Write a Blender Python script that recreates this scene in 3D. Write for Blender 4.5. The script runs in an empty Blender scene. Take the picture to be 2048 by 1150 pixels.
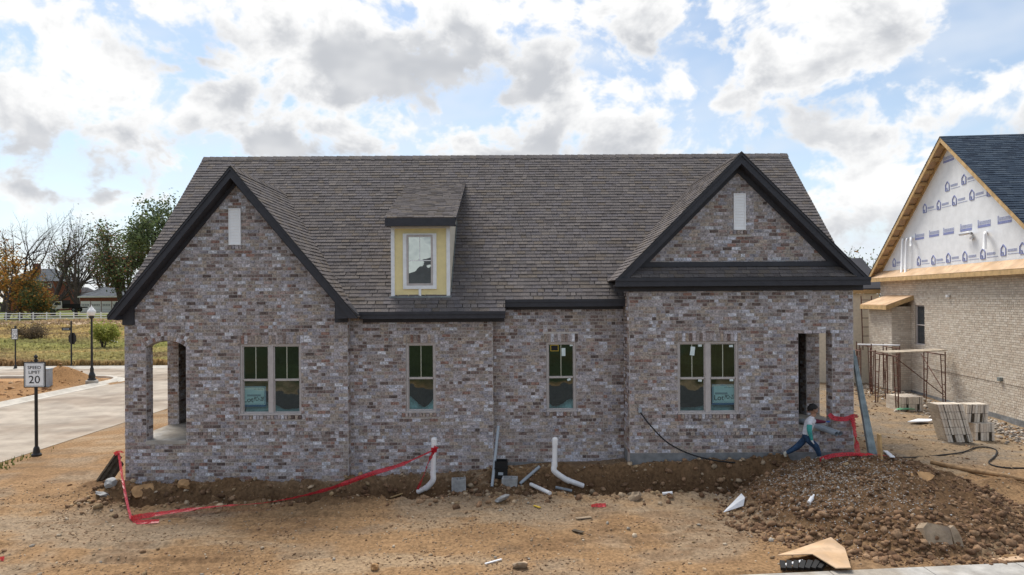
import bpy, bmesh, math, random
import numpy as np
from mathutils import Vector, Matrix, Euler

random.seed(7)
scene = bpy.context.scene
col = scene.collection
F, CX, CY, ROLL, H = 1365.0, 1018.0, 597.0, 0.0062, 4.3

# ------------------------------------------------------------------ camera
cam = bpy.data.cameras.new('camera'); camo = bpy.data.objects.new('camera', cam); col.objects.link(camo)
cam.sensor_width = 36.0; cam.lens = F * 36.0 / 2048.0
cam.shift_x = (1024 - CX) / 2048.0; cam.shift_y = (CY - 575) / 2048.0
cam.clip_start = 0.1; cam.clip_end = 6000
camo.location = (0, 0, H); camo.rotation_euler = (math.pi / 2, ROLL, 0)
scene.camera = camo
scene.view_settings.view_transform = 'Standard'
scene.view_settings.look = 'None'
scene.view_settings.exposure = 1.1
scene.view_settings.gamma = 1.0
scene.cycles.max_bounces = 5; scene.cycles.diffuse_bounces = 3; scene.cycles.glossy_bounces = 3; scene.cycles.transmission_bounces = 4; scene.cycles.transparent_max_bounces = 8

# ------------------------------------------------------------------ world
SUN_EL, SUN_AZ = math.radians(60), math.radians(-30)      # azimuth from +Y towards +X
world = bpy.data.worlds.new('World'); scene.world = world; world.use_nodes = True
wt = world.node_tree; wt.nodes.clear()

class NT:
    """tiny helper to write node maths"""
    def __init__(s, t): s.t = t
    def n(s, typ, **kw):
        nd = s.t.nodes.new(typ)
        for k, v in kw.items(): setattr(nd, k, v)
        return nd
    def put(s, sock, v):
        if hasattr(v, 'node'): s.t.links.new(v, sock)
        elif v is not None: sock.default_value = v
    def m(s, op, a, b=None, c=None, clamp=False):
        nd = s.n('ShaderNodeMath', operation=op, use_clamp=clamp)
        s.put(nd.inputs[0], a)
        if b is not None: s.put(nd.inputs[1], b)
        if c is not None: s.put(nd.inputs[2], c)
        return nd.outputs[0]
    def ramp(s, x, a, b, lo=0.0, hi=1.0):
        nd = s.n('ShaderNodeMapRange', interpolation_type='SMOOTHSTEP')
        s.put(nd.inputs['Value'], x); nd.inputs['From Min'].default_value = a; nd.inputs['From Max'].default_value = b
        nd.inputs['To Min'].default_value = lo; nd.inputs['To Max'].default_value = hi
        return nd.outputs['Result']
    def comb(s, x, y, z):
        nd = s.n('ShaderNodeCombineXYZ'); s.put(nd.inputs[0], x); s.put(nd.inputs[1], y); s.put(nd.inputs[2], z)
        return nd.outputs[0]
    def noise(s, vec, scale, detail=4, rough=0.5, dist=0.0):
        nd = s.n('ShaderNodeTexNoise'); s.put(nd.inputs['Vector'], vec)
        nd.inputs['Scale'].default_value = scale; nd.inputs['Detail'].default_value = detail
        nd.inputs['Roughness'].default_value = rough; nd.inputs['Distortion'].default_value = dist
        return nd
    def mix(s, f, a, b, blend='MIX'):
        nd = s.n('ShaderNodeMix', data_type='RGBA', blend_type=blend)
        s.put(nd.inputs[0], f); s.put(nd.inputs[6], a); s.put(nd.inputs[7], b)
        return nd.outputs[2]

W = NT(wt)
tc = W.n('ShaderNodeTexCoord'); sep = W.n('ShaderNodeSeparateXYZ'); wt.links.new(tc.outputs['Generated'], sep.inputs[0])
dx, dy, dz = sep.outputs
AZ = W.m('ARCTAN2', dx, dy); EL = W.m('ARCSINE', dz)
# cumulus masses of the day, (column, row, half width, half height, amount) turned into directions
BLOBS = [(110, 150, 210, 150, 1.0), (210, 250, 150, 90, .9), (40, 290, 200, 70, .7), (170, 390, 190, 45, .6),
         (350, 40, 110, 75, .85), (700, 70, 330, 120, 1.15), (900, 40, 220, 110, 1.0), (590, 235, 165, 80, 1.0), (700, 285, 140, 50, .8),
         (385, 232, 48, 24, .75), (1130, 240, 170, 95, 1.05), (1260, 250, 130, 70, .8), (960, 280, 140, 50, .8), (1060, 90, 110, 120, .8),
         (1290, 50, 190, 80, .95), (1640, 90, 190, 110, 1.05), (1570, 190, 120, 80, .85), (1690, 250, 230, 65, .95),
         (2010, 215, 140, 75, .95), (1740, 400, 190, 95, .85), (1960, 420, 240, 80, .7), (1480, 300, 150, 40, .6), (290, 330, 90, 40, .4), (30, 440, 120, 40, .45)]
def cloud_density(az, el):
    acc = None; num = None; den = None
    wv = W.noise(W.comb(az, el, 3.3), 9.0, 1, .5)
    wsep = W.n('ShaderNodeSeparateXYZ'); wt.links.new(wv.outputs['Color'], wsep.inputs[0])
    azw = W.m('MULTIPLY_ADD', W.m('SUBTRACT', wsep.outputs[0], .5), .11, az)
    elw = W.m('MULTIPLY_ADD', W.m('SUBTRACT', wsep.outputs[1], .5), .07, el)
    for (px, py, rx, ry, amt) in BLOBS:
        a0 = math.atan((px - CX) / F); e0 = math.atan((CY - py) / F * math.cos(a0))
        kx, ky = rx / F * 1.12 * math.cos(a0) ** 2, ry / F * 1.12 * math.cos(a0)
        ax = W.m('MULTIPLY_ADD', azw, 1 / kx, -a0 / kx); ey = W.m('MULTIPLY_ADD', elw, 1 / ky, -e0 / ky)
        r2 = W.m('MULTIPLY_ADD', ax, ax, W.m('MULTIPLY', ey, ey))
        b = W.m('MULTIPLY_ADD', r2, -.52 * amt, 1.12 * amt, clamp=True)
        acc = b if acc is None else W.m('MAXIMUM', acc, b)
        num = W.m('MULTIPLY', b, ey) if num is None else W.m('MULTIPLY_ADD', b, ey, num)
    # the same broken cumulus carries on round the whole sky
    gen = W.ramp(W.noise(W.comb(az, W.m('MULTIPLY', el, 1.6), 9.1), 2.4, 0, .5).outputs[0], .46, .62)
    out = W.m('MAXIMUM', W.ramp(W.m('ABSOLUTE', az), .70, .85), W.ramp(el, .40, .52))
    acc = W.m('MAXIMUM', acc, W.m('MULTIPLY', gen, out))
    f1 = W.noise(W.comb(az, W.m('MULTIPLY', el, 1.35), 1.7), 9.5, 6, .57, .35).outputs[0]
    f2 = W.noise(W.comb(az, W.m('MULTIPLY', el, 1.2), 5.7), 34.0, 3, .6, 0).outputs[0]
    f = W.m('MULTIPLY_ADD', W.m('SUBTRACT', f2, .5), .30, f1)
    return W.m('ADD', W.m('MULTIPLY_ADD', f, 1.75, -1.265), W.m('MULTIPLY', acc, .62)), num
D0, LOW = cloud_density(AZ, EL)
alpha = W.ramp(D0, -.08, .16)
thin = W.ramp(W.noise(W.comb(AZ, W.m('MULTIPLY', EL, 2.2), 2.2), 5.0, 3, .62).outputs[0], .40, .72)
sky = W.n('ShaderNodeTexSky', sky_type='NISHITA'); sky.sun_disc = False
sky.sun_elevation = SUN_EL; sky.sun_rotation = SUN_AZ; sky.altitude = 150; sky.air_density = 1.0; sky.dust_density = .6; sky.ozone_density = 1.2
shade = W.ramp(W.m('MULTIPLY_ADD', LOW, -.40, D0), .03, .56)
soft = W.noise(W.comb(AZ, W.m('MULTIPLY', EL, 1.6), 7.7), 13.0, 2, .6).outputs[0]
shade = W.m('MULTIPLY', shade, W.ramp(soft, .28, .66, .62, 1.0))
CLOUD_HI, CLOUD_LO = (5.35, 5.35, 5.33, 1), (3.05, 3.15, 3.35, 1)
cloudc = W.mix(shade, CLOUD_HI, CLOUD_LO)
haze = W.m('ADD', W.m('MULTIPLY', thin, .45), W.ramp(EL, .20, 0.0, 0.20, .62))
skyb = W.mix(1.0, sky.outputs[0], (.92, .88, .82, 1), 'MULTIPLY')
skyc = W.mix(haze, skyb, (4.15, 4.5, 5.0, 1))
full = W.mix(alpha, skyc, cloudc)
bg = W.n('ShaderNodeBackground'); wt.links.new(full, bg.inputs[0]); bg.inputs[1].default_value = 0.09
wo = W.n('ShaderNodeOutputWorld'); wt.links.new(bg.outputs[0], wo.inputs[0])

sun = bpy.data.lights.new('sun', 'SUN'); suno = bpy.data.objects.new('sun', sun); col.objects.link(suno)
sun.energy = 2.0; sun.angle = math.radians(26); sun.color = (1.0, .95, .87)
sd = Vector((math.sin(SUN_AZ) * math.cos(SUN_EL), math.cos(SUN_AZ) * math.cos(SUN_EL), math.sin(SUN_EL)))
suno.rotation_euler = (-sd).to_track_quat('-Z', 'Y').to_euler(); suno.location = sd * 60

# ------------------------------------------------------------------ pixel helpers
def P(px, py, Y):
    a, b = px - CX, py - CY
    return Vector(((a - b * ROLL) / F * Y, Y, H - (a * ROLL + b) / F * Y))

# ------------------------------------------------------------------ materials
MATS = {}
def mat(name, color=(.5, .5, .5), rough=.8, var=.12, scale=8.0, bump=.0, bscale=40.0, metal=0.0, attr=False, spec=.3, second=None, sscale=1.5, lo=.45, hi=.6):
    m = bpy.data.materials.new(name); m.use_nodes = True; t = m.node_tree; N = NT(t)
    bs = t.nodes['Principled BSDF']
    bs.inputs['Roughness'].default_value = rough; bs.inputs['Metallic'].default_value = metal
    bs.inputs['Specular IOR Level'].default_value = spec
    co = N.n('ShaderNodeTexCoord').outputs['Object'] if not attr else N.n('ShaderNodeNewGeometry').outputs['Position']
    if attr:
        a = N.n('ShaderNodeAttribute'); a.attribute_name = 'Col'; base = a.outputs['Color']
    else: base = (*color, 1)
    if second is not None:
        base = N.mix(N.ramp(N.noise(co, sscale, 5, .6).outputs[0], lo, hi), base, (*second, 1))
    if var > 0:
        v = N.ramp(N.noise(co, scale, 6, .62).outputs[0], .25, .75, 1 - var * 1.6, 1 + var * 1.6)
        cc = N.n('ShaderNodeCombineColor')
        for i in range(3): t.links.new(v, cc.inputs[i])
        base = N.mix(1.0, base, cc.outputs[0], 'MULTIPLY')
    N.put(bs.inputs['Base Color'], base)
    if bump > 0:
        b = N.n('ShaderNodeBump'); b.inputs['Strength'].default_value = bump; b.inputs['Distance'].default_value = .02
        t.links.new(N.noise(co, bscale, 6, .65).outputs[0], b.inputs['Height']); t.links.new(b.outputs[0], bs.inputs['Normal'])
    MATS[name] = m
    return m
M = MATS
mat('brick', attr=True, rough=.92, var=.34, scale=27, bump=.5, bscale=90)
mat('mortar', (.53, .49, .46), .95, .12, 20, .4, 80)
mat('pale_brick', attr=True, rough=.92, var=.07, scale=22, bump=.3, bscale=90)
mat('pale_mortar', (.42, .37, .31), .95, .1, 20, .4, 80)
mat('shingle', attr=True, rough=.95, var=.22, scale=45, bump=.5, bscale=160, spec=.15)
mat('deck', (.05, .045, .042), .95, .1)
mat('trim', (.040, .040, .048), .62, .10, 5, .15, 30, spec=.4)
mat('vent_white', (.90, .90, .91), .5, .02)
mat('white_trim', (.84, .85, .86), .6, .05)
mat('cream', (.78, .70, .56), .7, .06)
mat('yellow', (.84, .71, .37), .65, .06, 3)
mat('taupe', (.50, .455, .435), .55, .06)
mat('muntin', (.52, .52, .42), .5, .03)
mat('parge', (.20, .205, .21), .9, .2, 4, .4, 25)
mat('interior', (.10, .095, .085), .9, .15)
mat('interior_wood', (.26, .17, .09), .9, .15)
mat('concrete', (.42, .40, .37), .9, .16, 3, .3, 50, second=(.34, .30, .25), sscale=.6)
mat('road', (.37, .315, .255), .93, .16, .9, .2, 60, second=(.27, .215, .165), sscale=.22)
mat('asphalt', (.055, .055, .056), .9, .15, 3, .2, 60)
mat('kerb', (.50, .46, .40), .9, .12, 2, .2, 40)
mat('pvc', (.82, .82, .83), .35, .03, spec=.5)
mat('grey_pvc', (.33, .37, .41), .4, .06, spec=.5)
mat('galv', (.26, .30, .31), .42, .2, 6, metal=.55)
mat('black', (.012, .012, .013), .5, .05)
mat('black_post', (.010, .010, .011), .45, .05, spec=.5)
mat('cable', (.015, .016, .018), .6, .05)
mat('tape', (.66, .03, .05), .32, .3, 40, spec=.5)
mat('lumber', (.52, .35, .17), .8, .16, 5, .1, 30)
mat('plywood', (.60, .42, .27), .8, .16, 4, .15, 30, second=(.48, .32, .19), sscale=2)
mat('old_wood', (.085, .065, .045), .9, .3, 12, .4, 40)
mat('pole_wood', (.30, .19, .10), .85, .25, 8, .2, 30)
mat('wrap', (.80, .81, .83), .55, .04, 3, .15, 7)
mat('ink', (.24, .27, .50), .6, .15, 30)
mat('ink_pale', (.42, .45, .60), .6, .2, 30)
mat('dark_text', (.02, .02, .022), .6, .0)
mat('sign_white', (.86, .87, .88), .5, .02)
mat('sign_blue', (.02, .13, .30), .5, .05)
mat('sign_pale', (.72, .82, .82), .5, .04)
mat('poly', (.42, .56, .56), .35, .25, 6, .6, 12, spec=.6)
mat('rock', (.38, .29, .20), .95, .25, 6, .6, 14, second=(.26, .20, .15), sscale=3)
mat('orange_rock', (.42, .25, .12), .95, .2, 5, .6, 14)
mat('grey_rock', (.36, .36, .36), .95, .2, 5, .6, 14)
mat('dirt_clod', attr=True, rough=.98, var=.25, scale=14, bump=.7, bscale=40)
mat('old_plank', (.50, .43, .34), .9, .2, 6)
mat('rust', (.125, .058, .042), .7, .25, 15)
mat('paper', (.78, .79, .82), .7, .06)
mat('bark', (.075, .062, .055), .95, .25, 4, .4, 10)
def leafy(name):
    m = mat(name, attr=True, rough=.8, var=.12, scale=3); t = m.node_tree; N = NT(t); bs = t.nodes['Principled BSDF']; out = t.nodes['Material Output']
    tl = N.n('ShaderNodeBsdfTranslucent'); t.links.new(bs.inputs['Base Color'].links[0].from_socket, tl.inputs[0])
    mx = N.n('ShaderNodeMixShader'); mx.inputs[0].default_value = .45; t.links.new(bs.outputs[0], mx.inputs[1]); t.links.new(tl.outputs[0], mx.inputs[2]); t.links.new(mx.outputs[0], out.inputs[0])
leafy('leaf'); leafy('grass')
def thin(name, f):
    t = M[name].node_tree; N = NT(t); bs = t.nodes['Principled BSDF']; out = t.nodes['Material Output']; tl = N.n('ShaderNodeBsdfTranslucent'); tr = N.n('ShaderNodeBsdfTransparent')
    t.links.new(bs.inputs['Base Color'].links[0].from_socket, tl.inputs[0]); mx = N.n('ShaderNodeMixShader'); mx.inputs[0].default_value = f; t.links.new(bs.outputs[0], mx.inputs[1]); t.links.new(tl.outputs[0], mx.inputs[2])
    m2 = N.n('ShaderNodeMixShader'); m2.inputs[0].default_value = .12; t.links.new(mx.outputs[0], m2.inputs[1]); t.links.new(tr.outputs[0], m2.inputs[2]); t.links.new(m2.outputs[0], out.inputs[0])
thin('tape', .35)
mat('far_brick', (.21, .075, .05), .9, .25, 3)
mat('far_roof', (.10, .115, .135), .9, .12, 1)
mat('far_roof_dark', (.05, .05, .058), .9, .12, 1)
mat('far_white', (.70, .71, .73), .7, .05)
mat('far_glass', (.03, .04, .05), .15, .05, spec=.6)
mat('truck_paint', (.75, .76, .77), .3, .03, spec=.6)
mat('rubber', (.02, .02, .02), .8, .1)
mat('globe', (.80, .80, .78), .3, .03, spec=.6)
mat('skin', (.36, .20, .13), .6, .06)
mat('hair', (.012, .010, .009), .6, .1, 60)
mat('shirt', (.62, .62, .66), .85, .10, 20)
mat('teal', (.06, .34, .31), .85, .12, 20)
mat('maroon', (.13, .02, .04), .85, .12, 20)
mat('jeans', (.025, .055, .11), .85, .25, 14)
mat('shoe', (.55, .52, .44), .7, .12, 20)
mat('glove', (.72, .73, .76), .7, .05)
mat('glove_blue', (.03, .10, .38), .6, .05)
mat('yellow_plastic', (.65, .45, .05), .5, .05)
mat('green_plastic', (.16, .42, .24), .5, .05)

def glass_mat(name, tint, refl):
    m = bpy.data.materials.new(name); m.use_nodes = True; t = m.node_tree; t.nodes.clear(); N = NT(t)
    tr = N.n('ShaderNodeBsdfTransparent'); tr.inputs[0].default_value = (*tint, 1)
    gl = N.n('ShaderNodeBsdfGlossy'); gl.inputs['Roughness'].default_value = .015; gl.inputs['Color'].default_value = (.85, .95, .92, 1)
    b = N.n('ShaderNodeBump'); b.inputs['Strength'].default_value = .12; b.inputs['Distance'].default_value = .05
    t.links.new(N.noise(N.n('ShaderNodeTexCoord').outputs['Object'], 1.6, 2, .5).outputs[0], b.inputs['Height']); t.links.new(b.outputs[0], gl.inputs['Normal'])
    mx = N.n('ShaderNodeMixShader'); mx.inputs[0].default_value = refl
    t.links.new(tr.outputs[0], mx.inputs[1]); t.links.new(gl.outputs[0], mx.inputs[2])
    o = N.n('ShaderNodeOutputMaterial'); t.links.new(mx.outputs[0], o.inputs[0]); M[name] = m
glass_mat('glass', (.60, .76, .76), .20)
glass_mat('dormer_glass', (.10, .12, .13), .50)

# ------------------------------------------------------------------ mesh builder
ORG = {}
class MB:
    def __init__(s): s.v = []; s.f = []; s.c = []
    def face(s, pts, c=None):
        i = len(s.v); s.v.extend([tuple(p) for p in pts]); s.f.append(tuple(range(i, i + len(pts)))); s.c.append(c)
        return s
    def hexa(s, p, c=None, skip=()):
        """p: 8 points, bottom 4 counter-clockwise seen from above then top 4"""
        i = len(s.v); s.v.extend([tuple(q) for q in p])
        for k, f in enumerate(((3, 2, 1, 0), (4, 5, 6, 7), (0, 1, 5, 4), (1, 2, 6, 5), (2, 3, 7, 6), (3, 0, 4, 7))):
            if k in skip: continue
            s.f.append(tuple(i + q for q in f)); s.c.append(c)
        return s
    def box(s, x0, x1, y0, y1, z0, z1, c=None, mtx=None):
        p = [(x0, y0, z0), (x1, y0, z0), (x1, y1, z0), (x0, y1, z0), (x0, y0, z1), (x1, y0, z1), (x1, y1, z1), (x0, y1, z1)]
        if mtx is not None: p = [mtx @ Vector(q) for q in p]
        return s.hexa(p, c)
    def bar(s, a, b, w, h, up=(0, 0, 1), c=None):
        """rectangular bar from a to b, w across, h along up"""
        a = Vector(a); b = Vector(b); d = (b - a).normalized(); up = Vector(up)
        r = d.cross(up); r = r.normalized() if r.length > 1e-6 else Vector((1, 0, 0)); u = r.cross(d)
        q = [(-.5, -.5), (.5, -.5), (.5, .5), (-.5, .5)]
        A = [a + r * (w * i) + u * (h * j) for i, j in q]; B = [b + r * (w * i) + u * (h * j) for i, j in q]
        return s.hexa(A + B, c)
    def tube(s, pts, rad, n=8, c=None, caps=True):
        pts = [Vector(p) for p in pts]
        if not hasattr(rad, '__len__'): rad = [rad] * len(pts)
        rings = []; prev = None
        for k, p in enumerate(pts):
            d = (pts[min(k + 1, len(pts) - 1)] - pts[max(k - 1, 0)])
            d = d.normalized() if d.length > 1e-9 else Vector((0, 0, 1))
            if prev is None:
                r = d.cross(Vector((0, 0, 1)));
                if r.length < 1e-3: r = d.cross(Vector((0, 1, 0)))
            else: r = prev - d * prev.dot(d)
            r.normalize(); prev = r; u = r.cross(d)
            i0 = len(s.v); rings.append(i0)
            for j in range(n):
                a = 2 * math.pi * j / n; s.v.append(tuple(p + (r * math.cos(a) + u * math.sin(a)) * rad[k]))
        for k in range(len(pts) - 1):
            for j in range(n):
                a, b = rings[k], rings[k + 1]
                s.f.append((a + j, a + (j + 1) % n, b + (j + 1) % n, b + j)); s.c.append(c)
        if caps:
            s.f.append(tuple(rings[0] + j for j in range(n))); s.c.append(c)
            s.f.append(tuple(rings[-1] + j for j in reversed(range(n)))); s.c.append(c)
        return s
    def prism(s, poly, off, c=None):
        """poly: list of 3D points, off: extrusion vector"""
        poly = [Vector(p) for p in poly]; off = Vector(off); n = len(poly); i = len(s.v)
        s.v.extend([tuple(p) for p in poly]); s.v.extend([tuple(p + off) for p in poly])
        s.f.append(tuple(i + k for k in range(n))); s.f.append(tuple(i + n + k for k in reversed(range(n)))); s.c += [c, c]
        for k in range(n):
            s.f.append((i + k, i + n + k, i + n + (k + 1) % n, i + (k + 1) % n)); s.c.append(c)
        return s
    def lathe(s, c0, prof, n=14, c=None):
        c0 = Vector(c0); rings = []
        for r, z in prof:
            rings.append(len(s.v))
            for j in range(n):
                a = 2 * math.pi * j / n; s.v.append((c0.x + r * math.cos(a), c0.y + r * math.sin(a), c0.z + z))
        for k in range(len(prof) - 1):
            for j in range(n):
                a, b = rings[k], rings[k + 1]; s.f.append((a + j, a + (j + 1) % n, b + (j + 1) % n, b + j)); s.c.append(c)
        s.f.append(tuple(rings[0] + j for j in reversed(range(n)))); s.c.append(c)
        s.f.append(tuple(rings[-1] + j for j in range(n))); s.c.append(c)
        return s
    def rock(s, ctr, r, rnd, flat=.7, c=None, sub=1):
        bm = bmesh.new(); bmesh.ops.create_icosphere(bm, subdivisions=sub, radius=1.0)
        sx, sy, sz = r * rnd.uniform(.7, 1.3), r * rnd.uniform(.7, 1.3), r * flat * rnd.uniform(.7, 1.2)
        rot = Euler((rnd.uniform(0, .6), rnd.uniform(0, .6), rnd.uniform(0, 6.3))).to_matrix(); i = len(s.v); ctr = Vector(ctr)
        for v in bm.verts:
            q = v.co * rnd.uniform(.72, 1.18); s.v.append(tuple(ctr + rot @ Vector((q.x * sx, q.y * sy, q.z * sz))))
        for f in bm.faces: s.f.append(tuple(i + v.index for v in f.verts)); s.c.append(c)
        bm.free(); return s
    def mesh(s, name, m=None, smooth=False, org=None):
        me = bpy.data.meshes.new(name)
        v = s.v if org is None else [(a[0] - org[0], a[1] - org[1], a[2] - org[2]) for a in s.v]
        me.from_pydata(v, [], s.f)
        if any(c is not None for c in s.c):
            at = me.color_attributes.new('Col', 'FLOAT_COLOR', 'CORNER')
            ln = np.array([len(f) for f in s.f]); cc = np.array([(*(c if c is not None else (.5, .5, .5)), 1.0)[:4] for c in s.c], dtype=np.float32)
            at.data.foreach_set('color', np.repeat(cc, ln, axis=0).ravel())
        if m is not None: me.materials.append(M[m])
        if smooth: me.polygons.foreach_set('use_smooth', [True] * len(me.polygons))
        me.update(); return me
    def build(s, name, m, parent=None, smooth=False, kind=None):
        org = ORG.get(parent.name) if parent is not None else None
        o = bpy.data.objects.new(name, s.mesh(name, m, smooth, org)); col.objects.link(o)
        if parent is not None: o.parent = parent; ORG[o.name] = org
        if kind: o['kind'] = kind
        return o

def tag(o, label, cat, group=None):
    o['label'] = label; o['category'] = cat
    if group: o['group'] = group
    return o
def thing(name, label, cat, loc, group=None, local=False, rot=0.0):
    o = bpy.data.objects.new(name, None); o.empty_display_size = .2; col.objects.link(o); o.location = loc; o.rotation_euler = (0, 0, rot)
    ORG[o.name] = None if local else tuple(loc)
    return tag(o, label, cat, group)
def single(mb, name, m, label, cat, group=None, smooth=False, loc=None):
    """a thing that is one mesh, origin put at its base"""
    a = np.array(mb.v); org = loc or (float(a[:, 0].mean()), float(a[:, 1].mean()), float(a[:, 2].min()))
    o = bpy.data.objects.new(name, mb.mesh(name, m, smooth, org)); o.location = org; col.objects.link(o); ORG[o.name] = org
    return tag(o, label, cat, group)
def text_mesh(txt, size, shear=0.0, ext=.002, align='CENTER', xs=1.0):
    cu = bpy.data.curves.new('lettering', 'FONT'); cu.body = txt; cu.size = size; cu.shear = shear; cu.extrude = ext; cu.align_x = align; cu.align_y = 'CENTER'
    cu.resolution_u = 3; cu.offset = 0.0
    o = bpy.data.objects.new('lettering', cu); col.objects.link(o)
    bpy.context.view_layer.update()
    me = bpy.data.meshes.new_from_object(o.evaluated_get(bpy.context.evaluated_depsgraph_get()))
    bpy.data.objects.remove(o); bpy.data.curves.remove(cu)
    return me
def put_text(txt, size, m, parent, ctr, xs=1.0, shear=0.0, name='lettering', rotz=0.0):
    """flat lettering facing -Y, centred at ctr (world)"""
    me = text_mesh(txt, size, shear)
    mt = Matrix.Rotation(rotz, 4, 'Z') @ Matrix.Rotation(math.pi / 2, 4, 'X') @ Matrix.Diagonal((xs, 1, 1, 1))
    org = Vector(ORG.get(parent.name) or (0, 0, 0))
    me.transform(Matrix.Translation(Vector(ctr) - org) @ mt)
    me.materials.clear(); me.materials.append(M[m])
    o = bpy.data.objects.new(name, me); col.objects.link(o); o.parent = parent
    return o

# ------------------------------------------------------------------ numpy noise
def _hash(ix, iy, seed):
    n = (ix.astype(np.int64) * 374761393 + iy.astype(np.int64) * 668265263 + seed * 1442695041) & 0xFFFFFFFF
    n = ((n ^ (n >> 13)) * 1274126177) & 0xFFFFFFFF
    return ((n ^ (n >> 16)) & 0xFFFFFF) / float(0xFFFFFF)
def vnoise(x, y, seed=0):
    x = np.asarray(x, float); y = np.asarray(y, float)
    ix = np.floor(x); iy = np.floor(y); fx = x - ix; fy = y - iy; fx = fx * fx * (3 - 2 * fx); fy = fy * fy * (3 - 2 * fy)
    a = _hash(ix, iy, seed); b = _hash(ix + 1, iy, seed); c = _hash(ix, iy + 1, seed); d = _hash(ix + 1, iy + 1, seed)
    return (a * (1 - fx) + b * fx) * (1 - fy) + (c * (1 - fx) + d * fx) * fy
def fbm(x, y, oct=4, seed=0, rough=.5):
    t = 0; a = 1; s = 0
    for k in range(oct):
        t = t + a * (vnoise(x, y, seed + k * 17) - .5) * 2; s += a; a *= rough; x = np.asarray(x) * 2.03 + 5.1; y = np.asarray(y) * 2.03 + 1.7
    return t / s
def sst(a, b, x):
    t = np.clip((np.asarray(x, float) - a) / (b - a), 0, 1); return t * t * (3 - 2 * t)

# ------------------------------------------------------------------ terrain
ROAD_X0, ROAD_X1 = -21.2, -13.6       # side street
CROSS_Y0, CROSS_Y1 = 38.2, 43.6       # cross street
def wall_base(x):                      # ground level along the front wall
    return np.interp(x, [-12, -9, -4, -1, 1, 3, 8, 12, 15, 18], [0, .04, .06, .22, .40, .50, .50, .36, .22, .22])
def terrain(x, y, detail=True):
    x = np.asarray(x, float); y = np.asarray(y, float)
    wb = wall_base(x)
    near = np.interp(x, [-12, -5, 3, 12], [-.02, -.03, .10, .16])
    lip = np.interp(x, [-12, -9, -5, -1, 3, 8, 12], [.0, .0, -.02, .06, .20, .26, .30])
    z = near + (lip - near) * sst(10.8, 14.2, y)
    z = z + (wb - lip) * np.where(x > 8.2, sst(13.2, 15.6, y), sst(14.5, 15.0, y))
    z = z + sst(19, 29, y) * (np.interp(x, [-9, 6, 14], [0, -.1, .14])) * (x > -9)
    z = np.where(y > 30, z * (1 - sst(30, 38, y)), z)
    z = z + 1.0 * sst(46, 112, y) + 1.25 * sst(116, 150, y)
    side = sst(-13.2, -12.2, x); flat = side * (1 - sst(36.5, 37.5, y)) + (1 - side) * ((y > 44.6) | ((x < -21.9) & (y < 37.2)))
    z = np.where((x < -12.2) & (y < 46), z * side, z)
    flat = np.where(y < 9.5, 0.0, flat); z = np.where(y < 10.4, np.minimum(z, .06), z)
    if not detail: return z
    amp = flat
    # trench in front of the facade
    tw = .44 + .10 * fbm(x * 1.3, y * 0 + 2, 2, 5)
    ty = np.interp(x, [-9, -6, -2.4, -1, 1, 2, 5, 6.4], [14.75, 14.80, 14.95, 15.05, 15.0, 14.72, 14.72, 14.8]) + .10 * fbm(x * .9, x * 0 + 7, 2, 9)
    td = np.interp(x, [-9.0, -8.2, -6, -2.6, -1.4, .2, 1.2, 1.8, 5.4, 6.3], [0, .34, .48, .56, .26, .22, .50, .66, .66, 0])
    d = np.abs(y - ty); rough = fbm(x * 3.1, y * 3.1, 4, 21, .6)
    prof = 1 - sst(tw * .55, tw * 1.25 + .12, d + rough * .12)
    z = z - td * prof
    bank = np.interp(x, [-9, -8, -3, -1.5, 1, 6], [.08, .14, .12, .05, .06, .10])
    z = z + bank * np.exp(-((y - ty + .62) / .34) ** 2) * (1 + rough) + bank * 1.3 * np.exp(-((y - ty - .60) / .28) ** 2) * (1 + rough) * (td > .02)
    tz = np.clip(np.exp(-((y - ty) / .9) ** 2) * sst(0, .1, td), 0, 1)
    # spoil heap on the right
    hx = (x - 7.15) / np.where(x < 7.15, 3.0, 2.75); hy = (y - 13.35) / np.where(y < 13.35, 2.75, 1.9)
    r = np.sqrt(hx * hx + hy * hy) + .10 * fbm(x * .9, y * .9, 3, 31)
    heap = np.clip(1 - r, 0, 1); hp = .92 * (heap ** .85) * sst(0, .25, heap) * (1 + .10 * fbm(x * 1.8, y * 1.8, 3, 33)); hp = np.where(hp > .78, .78 + (hp - .78) * .35, hp)
    z = z + hp
    # shoulder the worker runs along
    z = z + .14 * np.exp(-((x - 6.2) / 1.0) ** 2 - ((y - 15.05) / .45) ** 2)
    hz = sst(0, .12, heap)
    # small heaps near the crossing and under the corner
    z = z + .85 * np.exp(-((x + 23.4) / 1.5) ** 2 - ((y - 35.6) / 1.1) ** 2) * (1 + .3 * fbm(x * 1.5, y * 1.5, 3, 41))
    z = z + .22 * np.exp(-((x + 9.3) / .55) ** 2 - ((y - 15.3) / .5) ** 2)
    big = fbm(x * .45, y * .45, 3, 3) * .05 + fbm(x * 1.6, y * 2.6, 4, 4, .6) * .03
    fine = fbm(x * 6.5, y * 6.5, 3, 11, .6)
    lump = np.abs(fbm(x * 3.3, y * 3.3, 4, 13, .65))
    # wheel ruts left by the machines
    for ry, sd in ((11.5, 1), (12.15, 2), (13.3, 3)):
        yy = ry + .22 * np.sin(x * .33 + sd) + .10 * np.sin(x * .9 + 2 * sd); g_ = np.exp(-((y - yy) / .10) ** 2); fr = sst(-11, -9.5, x) * sst(4.2, 2.6, x) * amp
        z = z - fr * g_ * (.032 + .014 * np.sin(x * 28 + y * 9)) * sst(-.3, .2, fbm(x * .5, y * 0 + sd, 2, 77)) + fr * .022 * np.exp(-((np.abs(y - yy) - .17) / .06) ** 2)
    z = z + amp * .012 * np.abs(fbm(x * 2.2, y * 7.5, 4, 79, .7)) * (y < 16) * (y > 9)
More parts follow.
